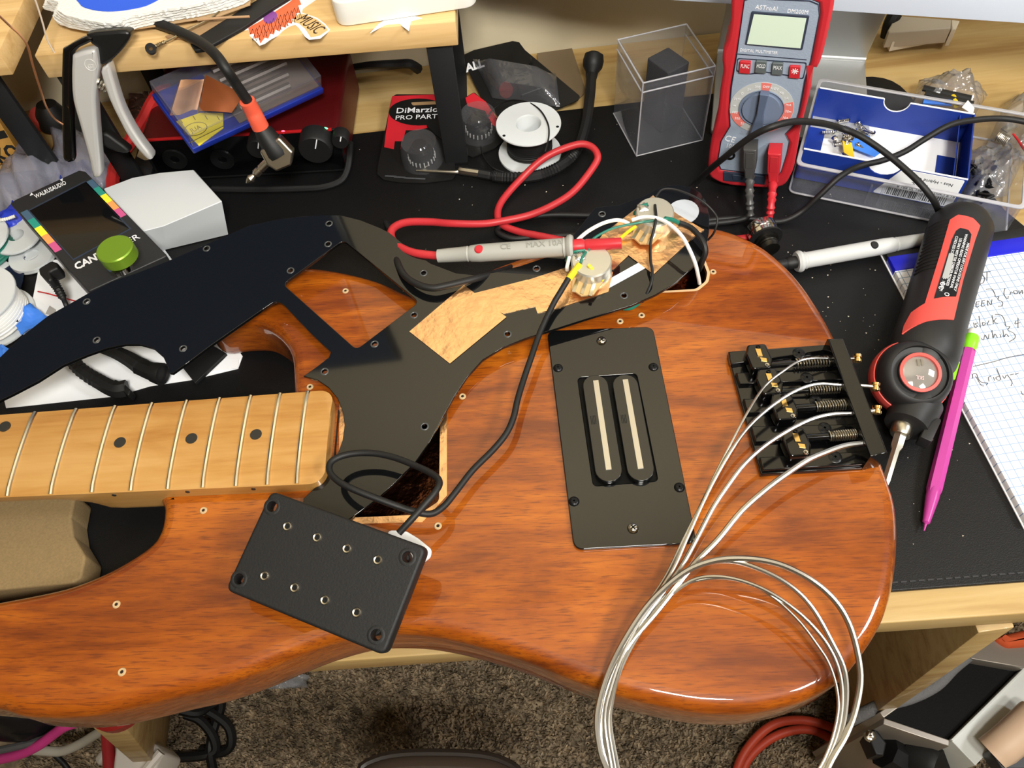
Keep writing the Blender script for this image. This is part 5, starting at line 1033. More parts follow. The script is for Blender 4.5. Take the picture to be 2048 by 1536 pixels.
# copper sheets behind
f = F3(P(400, 216, .082), P(470, 226, .080), P(412, 152, .10))
tag(link('copper_sheet', sheet([P(398, 222, .083), P(464, 226, .081), P(489, 190, .090), P(484, 150, .098)][:3] + [P(412, 150, .098)], 6, 6, lambda u, v: .002 * math.sin(u * 3), .0004), mat('copper_sheet', (150, 84, 48), .4, .6)), 'dark brown copper sheet standing on the clear case below the shelf', 'copper sheet')
tag(link('copper_foil_curl', sheet([P(338, 236, .072), P(396, 224, .078), P(410, 152, .095), P(362, 166, .09)], 8, 4, lambda u, v: .006 * math.sin(u * 6.3), .0003), mat('copper_foil', (196, 150, 116), .35, .7)), 'curled pale copper foil strip to the left of the dark copper sheet', 'copper foil')
# ------------------------------------------------------------------ blister packs, spool, pickup tool
PKR = mat('pack_red', (196, 34, 46), .5); PKB = mat('pack_black', (20, 20, 20), .45)
BLI = film('blister', (240, 240, 242), 1.6, .1, .05, bump=.3, bscale=60)
def knob_in_pack(par, o, up, r=.0105, h=.016):
    kb = link('knob', lathe(o, up, [(0, h), (r * .52, h), (r * .62, h - .001), (r * .66, h * .62), (r * .7, h * .56), (r * .95, h * .5), (r, h * .1), (r, 0)], 30), GLOSSB, par)
    x = up.orthogonal().normalized(); y = up.cross(x); tk = []
    for k in range(20):
        a = 2 * math.pi * k / 20; d = x * math.cos(a) + y * math.sin(a); tk.append(box(Fr(o + d * r * .985 + up * .003, d.cross(up), up), -.0004, .0004, -.0016, .0022, -.0006, .0004))
    link('tick', joined(tk), mat('tick_white', (190, 190, 188), .5), kb); tag(bpy.data.objects[-1] if False else kb.children[0], kind='stuff')
    link('blister_dome', lathe(o, up, [(r * 1.6, -.001), (r * 1.5, h * .7), (r * 1.3, h * 1.15), (0, h * 1.18)], 24), BLI, par)
pk1 = thing('knob_blister_pack', P(835, 270, 0), 'red and black blister pack with a fluted knob, front one left of the shelf leg', 'blister pack')
F1 = F3(P(756, 350, .001), P(908, 357, .001), P(784, 195, .006))
if F1.n.z < 0: F1 = Fr(F1.o, F1.x, -F1.y)
link('backing_card', plate(F1, fillet(F1.pts([(784, 196), (792, 190), (890, 190), (897, 226), (912, 350), (905, 360), (850, 367), (800, 366), (768, 361), (755, 350), (756, 335)]), .003), 0, .0008), PKB, pk1)
link('red_print', plate(F1, F1.pts([(785, 194), (889, 190), (897, 224), (880, 226), (872, 250), (852, 258), (835, 262), (812, 262), (806, 284), (790, 284), (788, 300), (769, 296), (772, 270), (778, 230)]), .0008, .0010), PKR, pk1)
link('logo_patch', plate(F1, [F1.px(838 + 60 * math.cos(a), 226 + 27 * math.sin(a)) for a in [k * math.pi / 14 for k in range(28)]], .0010, .0011), PKB, pk1)
link('hang_slot', plate(F1, fillet(F1.pts([(822, 207), (886, 204), (890, 210), (826, 213)]), .001), .0011, .0012), mat('slot_wood', (150, 120, 84), .7), pk1)
FT = F1.lift(.0011)
link('lettering', joined([ptext(FT, 'DiMarzio', (793, 222), (876, 219), 11, bold=.00005), ptext(FT, 'PRO PART', (791, 236), (874, 233), 9)]), TXW, pk1)
link('small_print', joined([box(Fr(F1.wp(x, y, .0009), F1.x, F1.y), 0, .009, -.0006, .0006, 0, .0002) for x, y in ((770, 352), (788, 354), (808, 356), (828, 357))]), MATS['print_grey'], pk1)
knob_in_pack(pk1, F1.wp(845, 318, .001), F1.n)
pk2_ = thing('knob_blister_pack', P(950, 270, 0), 'second red blister pack with a fluted knob, between the shelf leg and white spool', 'blister pack')
F2 = F3(P(944, 312, .002), P(1000, 288, .002), P(925, 200, .008))
if F2.n.z < 0: F2 = Fr(F2.o, F2.x, -F2.y)
link('backing_card', plate(F2, fillet(F2.pts([(852, 250), (930, 195), (948, 184), (978, 210), (998, 246), (1004, 284), (990, 296), (945, 314), (912, 300), (870, 268)]), .002), -.001, 0), PKB, pk2_)
link('red_print', plate(F2, F2.pts([(931, 196), (947, 186), (972, 204), (990, 232), (996, 256), (985, 250), (970, 222), (935, 212)]), 0, .0002), PKR, pk2_)
knob_in_pack(pk2_, F2.wp(958, 262, 0), F2.n)
pk3 = thing('parts_blister_pack', P(1040, 170, 0), 'black parts pack reading ALL under a clear blister, behind the white spool', 'blister pack')
F4 = F3(P(935, 170, .004), P(1060, 222, .002), P(928, 110, .012))
if F4.n.z < 0: F4 = Fr(F4.o, F4.x, -F4.y)
link('backing_card', plate(F4, fillet(F4.pts([(922, 112), (948, 100), (1025, 82), (1038, 84), (1050, 100), (1160, 192), (1156, 200), (1110, 220), (1050, 235), (998, 236), (960, 190)]), .002), -.001, 0), PKB, pk3)
link('lettering', ptext(F4.lift(.0001), 'ALL', (931, 138), (968, 126), 17, bold=.0004), TXW, pk3)
link('red_spot', plate(F4, [F4.px(1012 + 14 * math.cos(a), 180 + 17 * math.sin(a)) for a in [k * math.pi / 8 for k in range(16)]], 0, .0002), mat('dull_red', (110, 40, 36), .5), pk3)
link('clear_blister', sheet([F4.wp(*q, .001) for q in ((985, 196), (1120, 214), (1112, 148), (945, 118))], 14, 10, lambda u, v: .014 * min(1, 4 * u * (1 - u) * 1.6) * min(1, 4 * v * (1 - v) * 1.6), .0004), BLI, pk3)
link('part_disc', lathe(F4.wp(1045, 128, .002), F4.n, [(0, .005), (.008, .005), (.0085, 0)], 20), PKB, pk3)
link('part_block', plate(F4, fillet(F4.pts([(1035, 168), (1082, 150), (1088, 186), (1045, 202)]), .001), .0004, .007, .001), PKB, pk3)
g_ = thing('grey_film_packet', P(1130, 160, 0), 'smoky translucent plastic packet behind the black parts pack', 'packet')
link('film', plate(F3(P(1090, 190, .001), P(1170, 188, .001), P(1075, 108, .002)), F3(P(1090, 190, .001), P(1170, 188, .001), P(1075, 108, .002)).pts([(1074, 108), (1144, 98), (1172, 184), (1160, 196), (1090, 200)]), 0, .0008), mat('smoky_film', (112, 96, 74), .3), g_)
spo = thing('wire_spool', P(1062, 306, 0), 'white plastic spool of black wire standing on the desk mat', 'spool')
so = P(1060, 308, 0); WSP = mat('spool_white', (206, 210, 212), .4); SR = .0246
link('spool_body', lathe(so, (0, 0, 1), [(.0088, .0286), (.0098, .0300), (SR, .0300), (SR + .0003, .0292), (SR, .0284), (.013, .0282), (.012, .004), (SR, .0024), (SR + .0003, .0014), (SR, .0004), (.0088, .0002), (.0088, .0286)], 48), WSP, spo)
link('wound_wire', coil(so + V((0, 0, .006)), so + V((0, 0, .021)), .0165, 9, .0014, seg=6, spt=28), RUB, spo)
for (x, y) in ((1008, 271), (1115, 253)):
    o = P(x, y, .0302); link('rim_hole', lathe(o - V((0, 0, .0004)), (0, 0, 1), [(0, .0003), (.0012, .0003), (.0012, 0)], 12), MK, spo)
link('loose_wire', pxtube([(1060, 262, .034)] and [(968, 262, .001), (962, 285, .002), (966, 310, .003), (985, 335, .003), (1010, 345, .002)], .0005), RUB, spo)
link('loose_wire', pxtube([(965, 255, .004), (985, 220, .012), (1015, 202, .02), (1050, 203, .028), (1078, 218, .031), (1095, 245, .0312), (1098, 270, .0312), (1092, 298, .0312), (1088, 305, .029), (1080, 312, .022)], .0006), RUB, spo)
gt = thing('gooseneck_tool', P(1060, 352, 0), 'black flexible gooseneck tool with a metal tip, curling around the white spool', 'tool')
link('gooseneck', pxtube([(957, 347, .006), (985, 352, .005), (1010, 355, .005), (1060, 354, .005), (1100, 343, .005), (1135, 322, .005), (1155, 298, .006), (1166, 270, .008), (1174, 235, .010), (1180, 190, .012), (1183, 150, .016)], .0042, n=14, rf=lambda t: (1 + (.09 * math.sin(t * 420) if .08 < t < .6 else 0)) * (1 if t > .1 else .85)), RUB, gt)
link('end_cap', lathe(P(1183, 152, .014), (P(1186, 128, .020) - P(1183, 152, .014)).normalized(), [(.0045, -.002), (.0052, .003), (.0080, .007), (.0086, .012), (.0076, .017), (.004, .019), (0, .0192)], 24), RUB, gt)
link('metal_tip', pxtube([(959, 347, .0062), (925, 342, .007), (918, 341, .007), (913, 344, .007), (880, 343, .007), (833, 341, .006)], .0030, rf=lambda t: (1 if t < .38 else .62 - .45 * (t - .38))), NICKEL, gt)
t = link('power_cable', tube([V((-.12, .61, .012)), V((-.09, .60, .02)), PV(790, 128, .60), PV(820, 128, .60), PV(836, 138, .605)], .0035, rf=lambda t: .7 + .6 * t), RUB); tag(t, 'black cable plug lying on the desk by the back wall under the shelf', 'cable')
# ------------------------------------------------------------------ tuner pedal and white block
PF = F3(P(175, 580, .039), P(335, 511, .039), P(20, 408, .039))
if PF.n.z < 0: PF = Fr(PF.o, PF.x, -PF.y)
pd = thing('tuner_pedal', PF.w(.03, .05, -.039), 'black tuner pedal with rainbow colour bars and a green footswitch cap', 'pedal')
PDM = mat('pedal_black', (38, 39, 41), .45)
po = PF.pts([(20, 407), (30, 399), (158, 340), (170, 342), (335, 511), (176, 583)])
link('enclosure', plate(PF, fillet(po, .0022), -.034, 0, .001), PDM, pd)
link('base_plate', plate(PF, grow(po, -.001), -.037, -.034), RUB, pd)
link('screen', plate(PF, PF.pts([(60, 422), (171, 365), (259, 458), (147, 518)]), 0, .0004), mat('screen_black', (14, 15, 17), .06), pd)
link('screen_frame', plate(PF, PF.pts([(56, 421), (171, 362), (263, 458), (147, 521)]), 0, .0003, holes=[PF.pts([(60, 422), (171, 365), (259, 458), (147, 518)])]), MATS['meter_dark'], pd)
cols = [(70, 98, 122), (44, 148, 132), (252, 236, 60), (246, 160, 92), (204, 88, 140)]
for (x0, y0, x1, y1) in ((48, 423, 117, 502), (178, 362, 246, 433)):
    for k, c in enumerate(cols):
        a0_, a1_ = k / 5, (k + 1) / 5; dx, dy = 13.5, -6.5
        A_ = (x0 + (x1 - x0) * a0_, y0 + (y1 - y0) * a0_); B_ = (x0 + (x1 - x0) * a1_, y0 + (y1 - y0) * a1_)
        s = -1 if False else 1
        q = [(A_[0] - dx / 2, A_[1] - dy / 2), (A_[0] + dx / 2, A_[1] + dy / 2), (B_[0] + dx / 2, B_[1] + dy / 2), (B_[0] - dx / 2, B_[1] - dy / 2)]
        link('colour_bar', plate(PF, PF.pts(q), 0, .0003), mat('bar_%s' % 'abcde'[k], c, .45), pd)
F = PF.lift(.0002)
link('lettering', joined([ptext(F, 'WALRUSAUDIO', (70, 394), (132, 365), 9, bold=.0001), ptext(F, 'CANVAS', (150, 535), (228, 497), 15, bold=.0003), ptext(F, 'TUNER', (208, 510), (278, 472), 13)]), TXW, pd)
link('arrow_mark', plate(PF, PF.pts([(120, 360), (126, 357), (125, 363)]), 0, .0003), TXW, pd)
link('arrow_mark', plate(PF, PF.pts([(60, 392), (67, 389), (63, 386)]), 0, .0003), TXW, pd)
u, v = PF.px(236, 528); u2, v2 = PF.px(228, 496, .018)
o = PF.w(*PF.px(234, 522, .006), 0)
fs_ = link('footswitch_nut', lathe(o, PF.n, [(0, .0094), (.0056, .0094), (.0058, .004), (.0084, .0038), (.0088, 0)], 24), CHROME, pd)
uc, vc = PF.px(228, 496, .0187); oc = PF.w(uc, vc, .0095)
link('footswitch_cap', lathe(oc, PF.n, [(0, .0092), (.0112, .0092), (.0120, .0084), (.0120, .0004), (.0114, 0), (0, 0)], 40), mat('green_anodised', (122, 158, 44), .35, .4), pd)
dc = thing('power_plug', P(115, 560, .02), 'black right angle power plug in the left side of the tuner pedal', 'plug')
fq = H(.026)
link('plug_body', plate(fq, fillet(fq.pts([(84, 546), (110, 530), (122, 534), (124, 545), (106, 553), (112, 566), (104, 572), (86, 556)], 0), .002), -.006, .005, .0015), RUB, dc)
link('strain_relief', pxtube([(106, 562, .024), (116, 578, .02), (126, 596, .013)], .0034, n=12, rf=lambda t: 1 - .25 * t + .14 * math.sin(t * 50)), RUB, dc)
link('cable', pxtube([(126, 596, .013), (133, 612, .008), (142, 640, .004), (150, 680, .004)], .0018), RUB, dc)
wbk = thing('white_block', P(370, 420, 0), 'plain white card block under the right side of the tuner pedal', 'box')
z = .031
tpn = [P(*q, z) for q in ((207, 377), (265, 355), (320, 345), (387, 339), (444, 402), (327, 452), (255, 470))]
btm = [V((p.x, p.y, .0003)) for p in tpn]; btm[4] = P(457, 470, .0003); btm[5] = P(331, 500, .0003)
n_ = len(tpn); fs_ = [list(range(n_)), [n_ + i for i in range(n_)][::-1]] + [[i, i + n_, (i + 1) % n_ + n_, (i + 1) % n_] for i in range(n_)]
me = mesh(tpn + btm, fs_, 25); bm = bmesh.new(); bm.from_mesh(me); bmesh.ops.recalc_face_normals(bm, faces=bm.faces); bmesh.ops.bevel(bm, geom=list(bm.edges), offset=.0005, segments=1, affect='EDGES'); bm.to_mesh(me); bm.free()
link('block', smooth(me, 25), mat('block_white', (204, 208, 211), .6), wbk)
# ------------------------------------------------------------------ clutter at the left edge
flat('white_paper_sheet', [(80, 522), (330, 500), (485, 712), (476, 737), (380, 760), (300, 772), (232, 792), (12, 816), (8, 800), (40, 690), (58, 635)], .0002, .0008, PAPER, 'white paper sheet lying on the mat under the pickguard', 'paper', .0001)
def wspool(px, r, h, label, full=None, wm=None, tilt=(0, 0, 1)):
    o = P(px[0], px[1], .001); t = thing('white_spool', o, label, 'spool', None)
    link('spool_body', lathe(o, tilt, [(.006, h), (r, h), (r + .0003, h - .001), (r, h - .002), (r * .5, h - .002), (r * .5, .002), (r, .002), (r + .0003, .001), (r, 0), (.006, 0), (.006, h)], 40), WSP, t)
    if wm: link('wound_wire', coil(o + V(tilt) * .003, o + V(tilt) * (h - .003), r * .86, max(4, int((h - .004) / .0026)), .0016, seg=6, spt=28), wm, t)
    return t
wspool((50, 492), .0185, .012, 'small empty white spool left of the tuner pedal')
wspool((68, 516), .0165, .004, 'flat white spool end under the small empty spool')
wspool((-8, 640), .028, .026, 'big white spool wound with white wire at the left edge', wm=WHW)
wspool((-22, 510), .024, .018, 'white spool with green wire cut off by the left edge', wm=GRN)
random.seed(2)
def crumple(nm, px, z0, hgt, m, label, cat, seed, th=.0006):
    random.seed(seed); ph = [random.uniform(0, 6.28) for _ in range(4)]
    return tag(link(nm, sheet([P(x, y, z0) for x, y in px], 7, 7, lambda u, v: hgt * (.5 + .5 * math.sin(5 * u + ph[0]) * math.sin(4 * v + ph[1])) + .2 * hgt * math.sin(13 * u + 9 * v + ph[2]), th), m), label, cat)
crumple('blue_tape_strip', [(32, 632), (48, 676), (100, 640), (68, 614)], .004, .006, BTAPE, 'folded piece of blue tape on the white paper at the left', 'tape', 1)
crumple('blue_tape_strip', [(-10, 720), (0, 735), (20, 700), (-6, 690)], .004, .004, BTAPE, 'scrap of blue tape at the left edge above the neck', 'tape', 4)
crumple('blue_plastic_wrap', [(-20, 455), (0, 480), (60, 440), (28, 405)], .01, .008, mat('wrap_blue', (44, 66, 200), .35), 'blue plastic wrapper left of the tuner pedal', 'wrapper', 6)
crumple('dark_blue_pouch', [(-60, 620), (40, 600), (60, 520), (-40, 480)], .0005, .004, mat('pouch_navy', (16, 22, 56), .4), 'dark navy plastic pouch lying under the white spools', 'pouch', 8)
tag(link('zip_strip', pxtube([(-10, 442, .02), (12, 438, .022), (30, 432, .022)], .0012, n=10, rf=lambda t: 1 + .2 * math.sin(t * 60)), WHW), 'white toothed zip edge beside the blue wrapper', 'zip')
tag(link('red_wire', pxtube([(76, 583, .002), (95, 587, .004), (120, 594, .003), (150, 602, .002)], .0005), REDW), 'thin red wire lying on the white paper at the left', 'wire')
tag(link('grey_scrap', plate(H(.001), H(.001).pts([(92, 628), (100, 612), (112, 620), (108, 632)]), 0, .0006), mat('scrap_grey', (168, 164, 160), .6)), 'grey paper scrap beside the folded blue tape', 'scrap')
tag(link('black_cable', pxtube([(-20, 645, .012), (10, 645, .011), (36, 640, .009)], .0017), RUB), 'thin black cable crossing in front of the big white wire spool', 'cable')
for (x, y, m, lab) in ((90, 246, mat('cap_red', (224, 88, 84), .45), 'red plastic bottle cap peeking out behind the left shelf leg'),):
    tag(link('bottle_cap', lathe(P(x, y, 0), V((.2, -.35, .9)), [(0, .014), (.0075, .014), (.0085, .012), (.0088, 0), (0, 0)], 28), m), lab, 'cap')
tag(link('black_bottle', lathe(P(112, 250, 0), V((.1, .1, 1)), [(0, .02), (.008, .02), (.012, .012), (.013, 0), (0, 0)], 24), RUB), 'black rounded bottle shoulder behind the capo', 'bottle')
def bag2(nm, px, hgt, seed, label):
    random.seed(seed); ph = [random.uniform(0, 6.28) for _ in range(6)]
    zf = lambda u, v: hgt * (16 * u * (1 - u) * v * (1 - v)) ** .5 * (.8 + .2 * math.sin(8 * u + ph[0]) * math.cos(7 * v + ph[1])) + .003 * math.sin(21 * u + 13 * v + ph[2])
    return tag(link(nm, sheet([P(x, y, .003) for x, y in px], 16, 16, zf, .0004), (MATS.get('milky_bag') or film('milky_bag', (236, 236, 244), 2.5, .14, .30, (196, 198, 216), bump=1.0, bscale=38))), label, 'bag')
bag2('plastic_bag', [(-30, 420), (110, 440), (150, 330), (40, 290)], .022, 1, 'crinkled milky plastic bag left of the left shelf leg')
bag2('plastic_bag', [(120, 400), (235, 370), (232, 270), (100, 258)], .018, 2, 'crinkled milky plastic bag behind the capo arms')
crumple('dark_blue_wrapper', [(110, 400), (180, 395), (186, 330), (120, 330)], .003, .008, mat('wrap_navy', (56, 66, 140), .3), 'navy wrapper inside the crinkled bag behind the capo', 'wrapper', 9)
obx = thing('tan_box', P(10, 330, 0), 'tan box with black lettering OK behind the left shelf leg', 'box')
of = Fr(P(-60, 345, .0), P(45, 318, 0) - P(-60, 345, 0), V((0, .25, 1)))
link('carton', box(of, 0, (P(45, 318, 0) - P(-60, 345, 0)).length, 0, .045, -.03, 0, .0005), mat('tan_carton', (178, 132, 60), .6), obx)
link('black_band', box(of, 0, (P(45, 318, 0) - P(-60, 345, 0)).length - .0005, .020, .026, 0, .0006), RUB, obx)
link('lettering', ptext(of.lift(.0002), 'OKO', (-32, 326), (36, 300), 26, bold=.0006), RUB, obx)
tag(link('red_tube', pxtube([(228, 395, .004), (226, 362, .006), (236, 322, .012), (262, 282, .022), (288, 240, .034), (306, 205, .044), (322, 185, .050), (345, 178, .05)], .0052), mat('red_hose', (196, 44, 44), .45)), 'thick red cable curving up between the capo and audio interface', 'cable')
tag(link('wood_clothespin', box(Fr(P(290, 318, .002), P(318, 240, .03) - P(290, 318, .002), (1, 0, 0)), 0, .062, -.006, .006, -.003, .003, .0008), mat('pin_wood', (196, 170, 128), .6)), 'pale wooden stick leaning behind the red cable', 'stick')
mbag = tag(link('connector_bag', sheet([P(262, 240, .02), P(302, 240, .02), P(308, 185, .034), P(268, 190, .034)], 10, 10, lambda u, v: .006 * math.sin(9 * u) * math.sin(8 * v) + .006, .0005), mat('bronze_bits', (118, 90, 78), .25, .7, bump=.9, bscale=160)), 'small dark bag of metal connectors behind the capo', 'bag')
flat('white_card', [(270, 262), (300, 262), (298, 150), (276, 158)], .0003, .0012, PAPER, 'white card lying behind the capo under the shelf', 'card', .0001)
# pliers under the pickguard
pl = thing('pliers', P(200, 750, 0), 'black handled pliers lying on the white paper under the pickguard', 'pliers')
link('handle', pxtube([(120, 690, .010), (140, 716, .010), (165, 742, .009), (200, 764, .009), (232, 780, .0085), (254, 778, .0075)], .0048, n=14, rf=lambda t: .8 + .5 * t + (.07 * math.sin(t * 130) if t < .6 else 0)), RUB, pl)
link('guard_lip', plate(H(.012), fillet(H(.012).pts([(228, 757), (247, 766), (262, 780), (256, 792), (248, 784), (226, 772)]), .001), -.008, 0, .001), RUB, pl)
xc = thing('black_socket_plug', P(290, 730, 0), 'black rubber cable plug with an open end under the pickguard cutout', 'plug')
link('boot', pxtube([(205, 695, .008), (235, 706, .009), (262, 720, .010), (285, 735, .011), (306, 744, .012), (322, 748, .012)], .0058, n=8, rf=lambda t: .75 + .45 * t + (.1 if .55 < t < .6 else 0)), RUB, xc)
dx_ = (P(322, 748, .012) - P(306, 744, .012)).normalized()
link('open_end', lathe(P(318, 747, .012), dx_, [(.0066, -.004), (.0075, .002), (.0073, .0032), (.006, .0034), (.0056, -.001), (0, -.001)], 24), RUB, xc)
flat('black_card_corner', [(355, 722), (425, 690), (452, 706), (390, 766)], .001, .004, RUB, 'black plastic card corner lying on the white paper beside the body horn', 'card')
flat('white_note', [(425, 742), (450, 716), (478, 716), (476, 736)], .0009, .0016, PAPER, 'small white note next to the body horn', 'note', .0001)
flat('tan_neck_block', [(-60, 985), (152, 985), (142, 1035), (147, 1072), (171, 1112), (163, 1155), (146, 1166), (0, 1180), (-60, 1185)], .0005, .020, mat('cork', (132, 111, 76), .85, var=.12, vscale=900, bump=.12, bscale=900), 'tan cork-like block on the mat under the guitar neck', 'block', .0015, .004)
# crumbs
random.seed(21); vs, fs = [], []
for k in range(260):
    x = random.uniform(650, 2000); y = random.uniform(230, 1100)
    if k < 40: x, y = random.uniform(1500, 1760), random.uniform(500, 720)
    p = P(x, y, .0001); s_ = random.choice((.0003, .0004, .0007)); k0 = len(vs)
    for q in ((1, 0, 0), (-.5, .8, 0), (-.5, -.8, 0), (0, 0, .8)): vs.append(p + V(q) * s_)
    fs += [(k0, k0 + 1, k0 + 3), (k0 + 1, k0 + 2, k0 + 3), (k0 + 2, k0, k0 + 3), (k0, k0 + 2, k0 + 1)]
me = bpy.data.meshes.new('crumbs'); me.from_pydata(vs, [], fs)
tag(link('wood_crumbs', me, mat('crumb', (214, 206, 190), .8)), 'tiny pale wood crumbs scattered on the black desk mat', 'crumbs', kind='stuff')
# ------------------------------------------------------------------ below the desk
OC = mat('orange_cord', (204, 74, 50), .5)
zf_ = FZ + .012
def ftube(nm, L, r, m, label, cat, n=8): return tag(link(nm, tube([P(x, y, FZ + h) for x, y, h in L], r, n=n, seg=10), m), label, cat)
ftube('orange_extension_cable', [(1468, 1600, .02), (1474, 1540, .02), (1500, 1490, .025), (1545, 1450, .03), (1600, 1440, .03), (1655, 1452, .03), (1705, 1480, .025), (1750, 1525, .02), (1790, 1590, .02)], .0056, OC, 'outer loop of the orange cord on the carpet under the guitar', 'cord')
ftube('orange_extension_cable', [(1478, 1600, .01), (1490, 1530, .012), (1530, 1485, .016), (1580, 1462, .02), (1630, 1462, .02), (1680, 1492, .016), (1720, 1536, .012), (1740, 1600, .01)], .0056, OC, 'inner loop of the orange cord on the carpet under the guitar', 'cord')
zc = -.42
cse = thing('flight_case', P(1930, 1450, FZ), 'open white and metal flight case lined with black foam beside the desk', 'case')
FCW = mat('case_white', (222, 226, 222), .45); FCM = mat('case_metal', (168, 160, 150), .35, .5)
CFm = H(zc)
def cpoly(nm, L, z1, th, m, **k): return link(nm, plate(H(z1), H(z1).pts(L), -th, 0, .001), m, cse)
q = CFm.pts([(1766, 1440), (1902, 1484), (2110, 1290), (1990, 1240)])
cu0, cv0 = V(q[0]), V(q[1])
qi = CFm.pts([(1768, 1436), (1899, 1480), (2045, 1336), (1935, 1316)])
link('foam_lining', plate(CFm, qi, -.14, -.006), mat('case_foam', (12, 12, 13), .95, bump=.8, bscale=500), cse)
def wall(a, b, th, m, nm, z0=zc - .26, z1=zc):
    A, B = V(a), V(b); d = (B - A).normalized(); n = V((-d.y, d.x)); return link(nm, plate(H(0), [tuple(A), tuple(B), tuple(B + n * th), tuple(A + n * th)], z0, z1, .0008), m, cse)
wall(qi[1], qi[0], .006, FCM, 'end_wall'); wall(qi[2], qi[1], .028, FCW, 'side_wall', z1=zc + .002); wall(qi[0], qi[3], .006, FCM, 'back_wall')
link('lid_panel', plate(H(zc + .01), H(zc + .01).pts([(1935, 1316), (2048, 1336), (2120, 1290), (2000, 1262)]), -.02, 0, .001), FCM, cse)
wall(V(qi[2]) + (V(qi[1]) - V(qi[2])).normalized().orthogonal() * 0, qi[1], .002, FCW, 'side_lip', z0=zc - .02, z1=zc + .004)
hz = zc + .002
link('handle_bracket', plate(H(hz), fillet(H(hz).pts([(1962, 1510), (1980, 1494), (2020, 1502), (2050, 1470), (2080, 1480), (2060, 1545), (1985, 1545)]), .004), 0, .02, .002), mat('bracket_black', (44, 44, 46), .4), cse)
link('handle_grip', pxtube([(1985, 1508, hz + .012), (2020, 1480, hz + .02), (2070, 1432, hz + .02)], .016, seg=14), mat('handle_tan', (222, 190, 160), .5), cse)
for (x, y) in ((1780, 1454), (1884, 1490)):
    link('rivet', lathe(P(x, y, zc - .02), V((-.3, -.8, .3)), [(0, .002), (.003, .0014), (.004, 0)], 14), CHROME, cse)
lt = thing('case_latch', P(1810, 1490, FZ), 'black latch and corner hardware at the near end of the flight case', 'latch')
link('strap_plate', plate(H(zc - .03), H(zc - .03).pts([(1736, 1474), (1750, 1454), (1774, 1486), (1768, 1512), (1752, 1510)]), -.03, 0, .002), RUB, lt)
link('knob', lathe(P(1830, 1512, zc - .06), V((.5, -.5, .6)), [(0, .03), (.02, .03), (.024, .024), (.024, 0), (0, 0)], 18), RUB, lt)
link('strap', pxtube([(1768, 1500, zc - .05), (1800, 1520, zc - .06), (1830, 1540, zc - .08)], .018), RUB, lt)
link('pin', lathe(P(1739, 1472, zc - .03), (0, 0, 1), [(0, .006), (.005, .004), (.006, 0)], 14), CHROME, lt)
gcb = ftube('braided_grey_cable', [(1700, 1440, .26), (1760, 1412, .29), (1820, 1395, .3), (1870, 1370, .31), (1905, 1335, .32), (1935, 1310, .33)], .0065, mat('grey_braid', (120, 120, 122), .8, bump=.8, bscale=500), 'grey braided cable along the back of the flight case', 'cable')
tag(link('orange_cushion', plate(H(-.40), fillet(H(-.40).pts([(1990, 1272), (2120, 1240), (2130, 1285), (2020, 1292)]), .01), -.03, 0, .008), mat('orange_cloth', (222, 96, 52), .8)), 'orange fabric corner between the desk edge and flight case', 'fabric')
stl = thing('leather_stool', P(880, 1560, FZ), 'rounded brown leather stool top at the bottom edge of the picture', 'stool')
zs = -.38; qs = H(zs).pts([(715, 1545), (745, 1518), (800, 1506), (880, 1504), (960, 1508), (1010, 1522), (1040, 1550), (1040, 1640), (720, 1640)])
link('seat', plate(H(zs), smoothpoly(qs, 3), -.05, 0, .012, res=4), mat('brown_leather', (70, 58, 48), .4), stl)
link('piping', tube([H(zs).w(*p, -.006) for p in smoothpoly(qs, 3) + smoothpoly(qs, 3)[:1]], .004, raw=True), mat('leather_dark', (44, 36, 30), .4), stl)
sc_ = V((sum(p[0] for p in qs) / len(qs), sum(p[1] for p in qs) / len(qs), FZ))
link('post', lathe(sc_, (0, 0, 1), [(0, 0), (.03, 0), (.03, .02), (.02, .03), (.02, zs - FZ - .05)], 24), BSC, stl)
bgz = -.45
t = thing('black_bag', P(40, 1460, FZ), 'black glossy bag hanging below the bottom left of the guitar', 'bag')
link('shell', sheet([P(-120, 1480, bgz), P(60, 1485, bgz), P(175, 1418, bgz), P(-100, 1380, bgz)], 12, 8, lambda u, v: .05 * math.sin(math.pi * u) * math.sin(math.pi * v) + .006 * math.sin(14 * u + 9 * v), .01), mat('bag_black', (20, 20, 24), .35), t)
link('piping', pxtube([(-60, 1512, bgz), (20, 1496, bgz), (70, 1484, bgz), (110, 1468, bgz)], .004), mat('piping_grey', (84, 84, 86), .5), t)
ftube('pink_cable', [(-60, 1530, .24), (0, 1518, .25), (40, 1508, .26), (75, 1492, .27), (108, 1468, .28), (132, 1452, .29), (170, 1440, .29)], .0055, mat('pink_rubber', (206, 60, 140), .45), 'pink cable below the bottom left corner of the guitar', 'cable')
ftube('pale_grey_cable', [(70, 1500, .10), (95, 1502, .10), (125, 1502, .1), (160, 1488, .11), (190, 1470, .12), (215, 1455, .13)], .006, mat('pale_cable', (190, 186, 176), .5), 'pale grey cable curving above the carpet at the bottom left', 'cable')
ftube('thin_dark_cable', [(90, 1490, .09), (110, 1510, .09), (130, 1530, .08), (150, 1560, .07)], .0035, RUB, 'thin dark cable crossing the carpet at the bottom left', 'cable')
pb = thing('white_power_strip', P(260, 1500, FZ), 'white power adapter block against the left desk leg', 'power adapter')
zp = -.44
link('block', plate(H(zp), fillet(H(zp).pts([(232, 1470), (256, 1458), (310, 1488), (326, 1505), (300, 1560), (220, 1575)]), .006), -.05, 0, .004), mat('adapter_white', (204, 198, 190), .5), pb)
link('raised_edge', pxtube([(322, 1504, zp + .001), (300, 1530, zp + .001), (270, 1570, zp + .001)], .005), MATS['adapter_white'], pb)
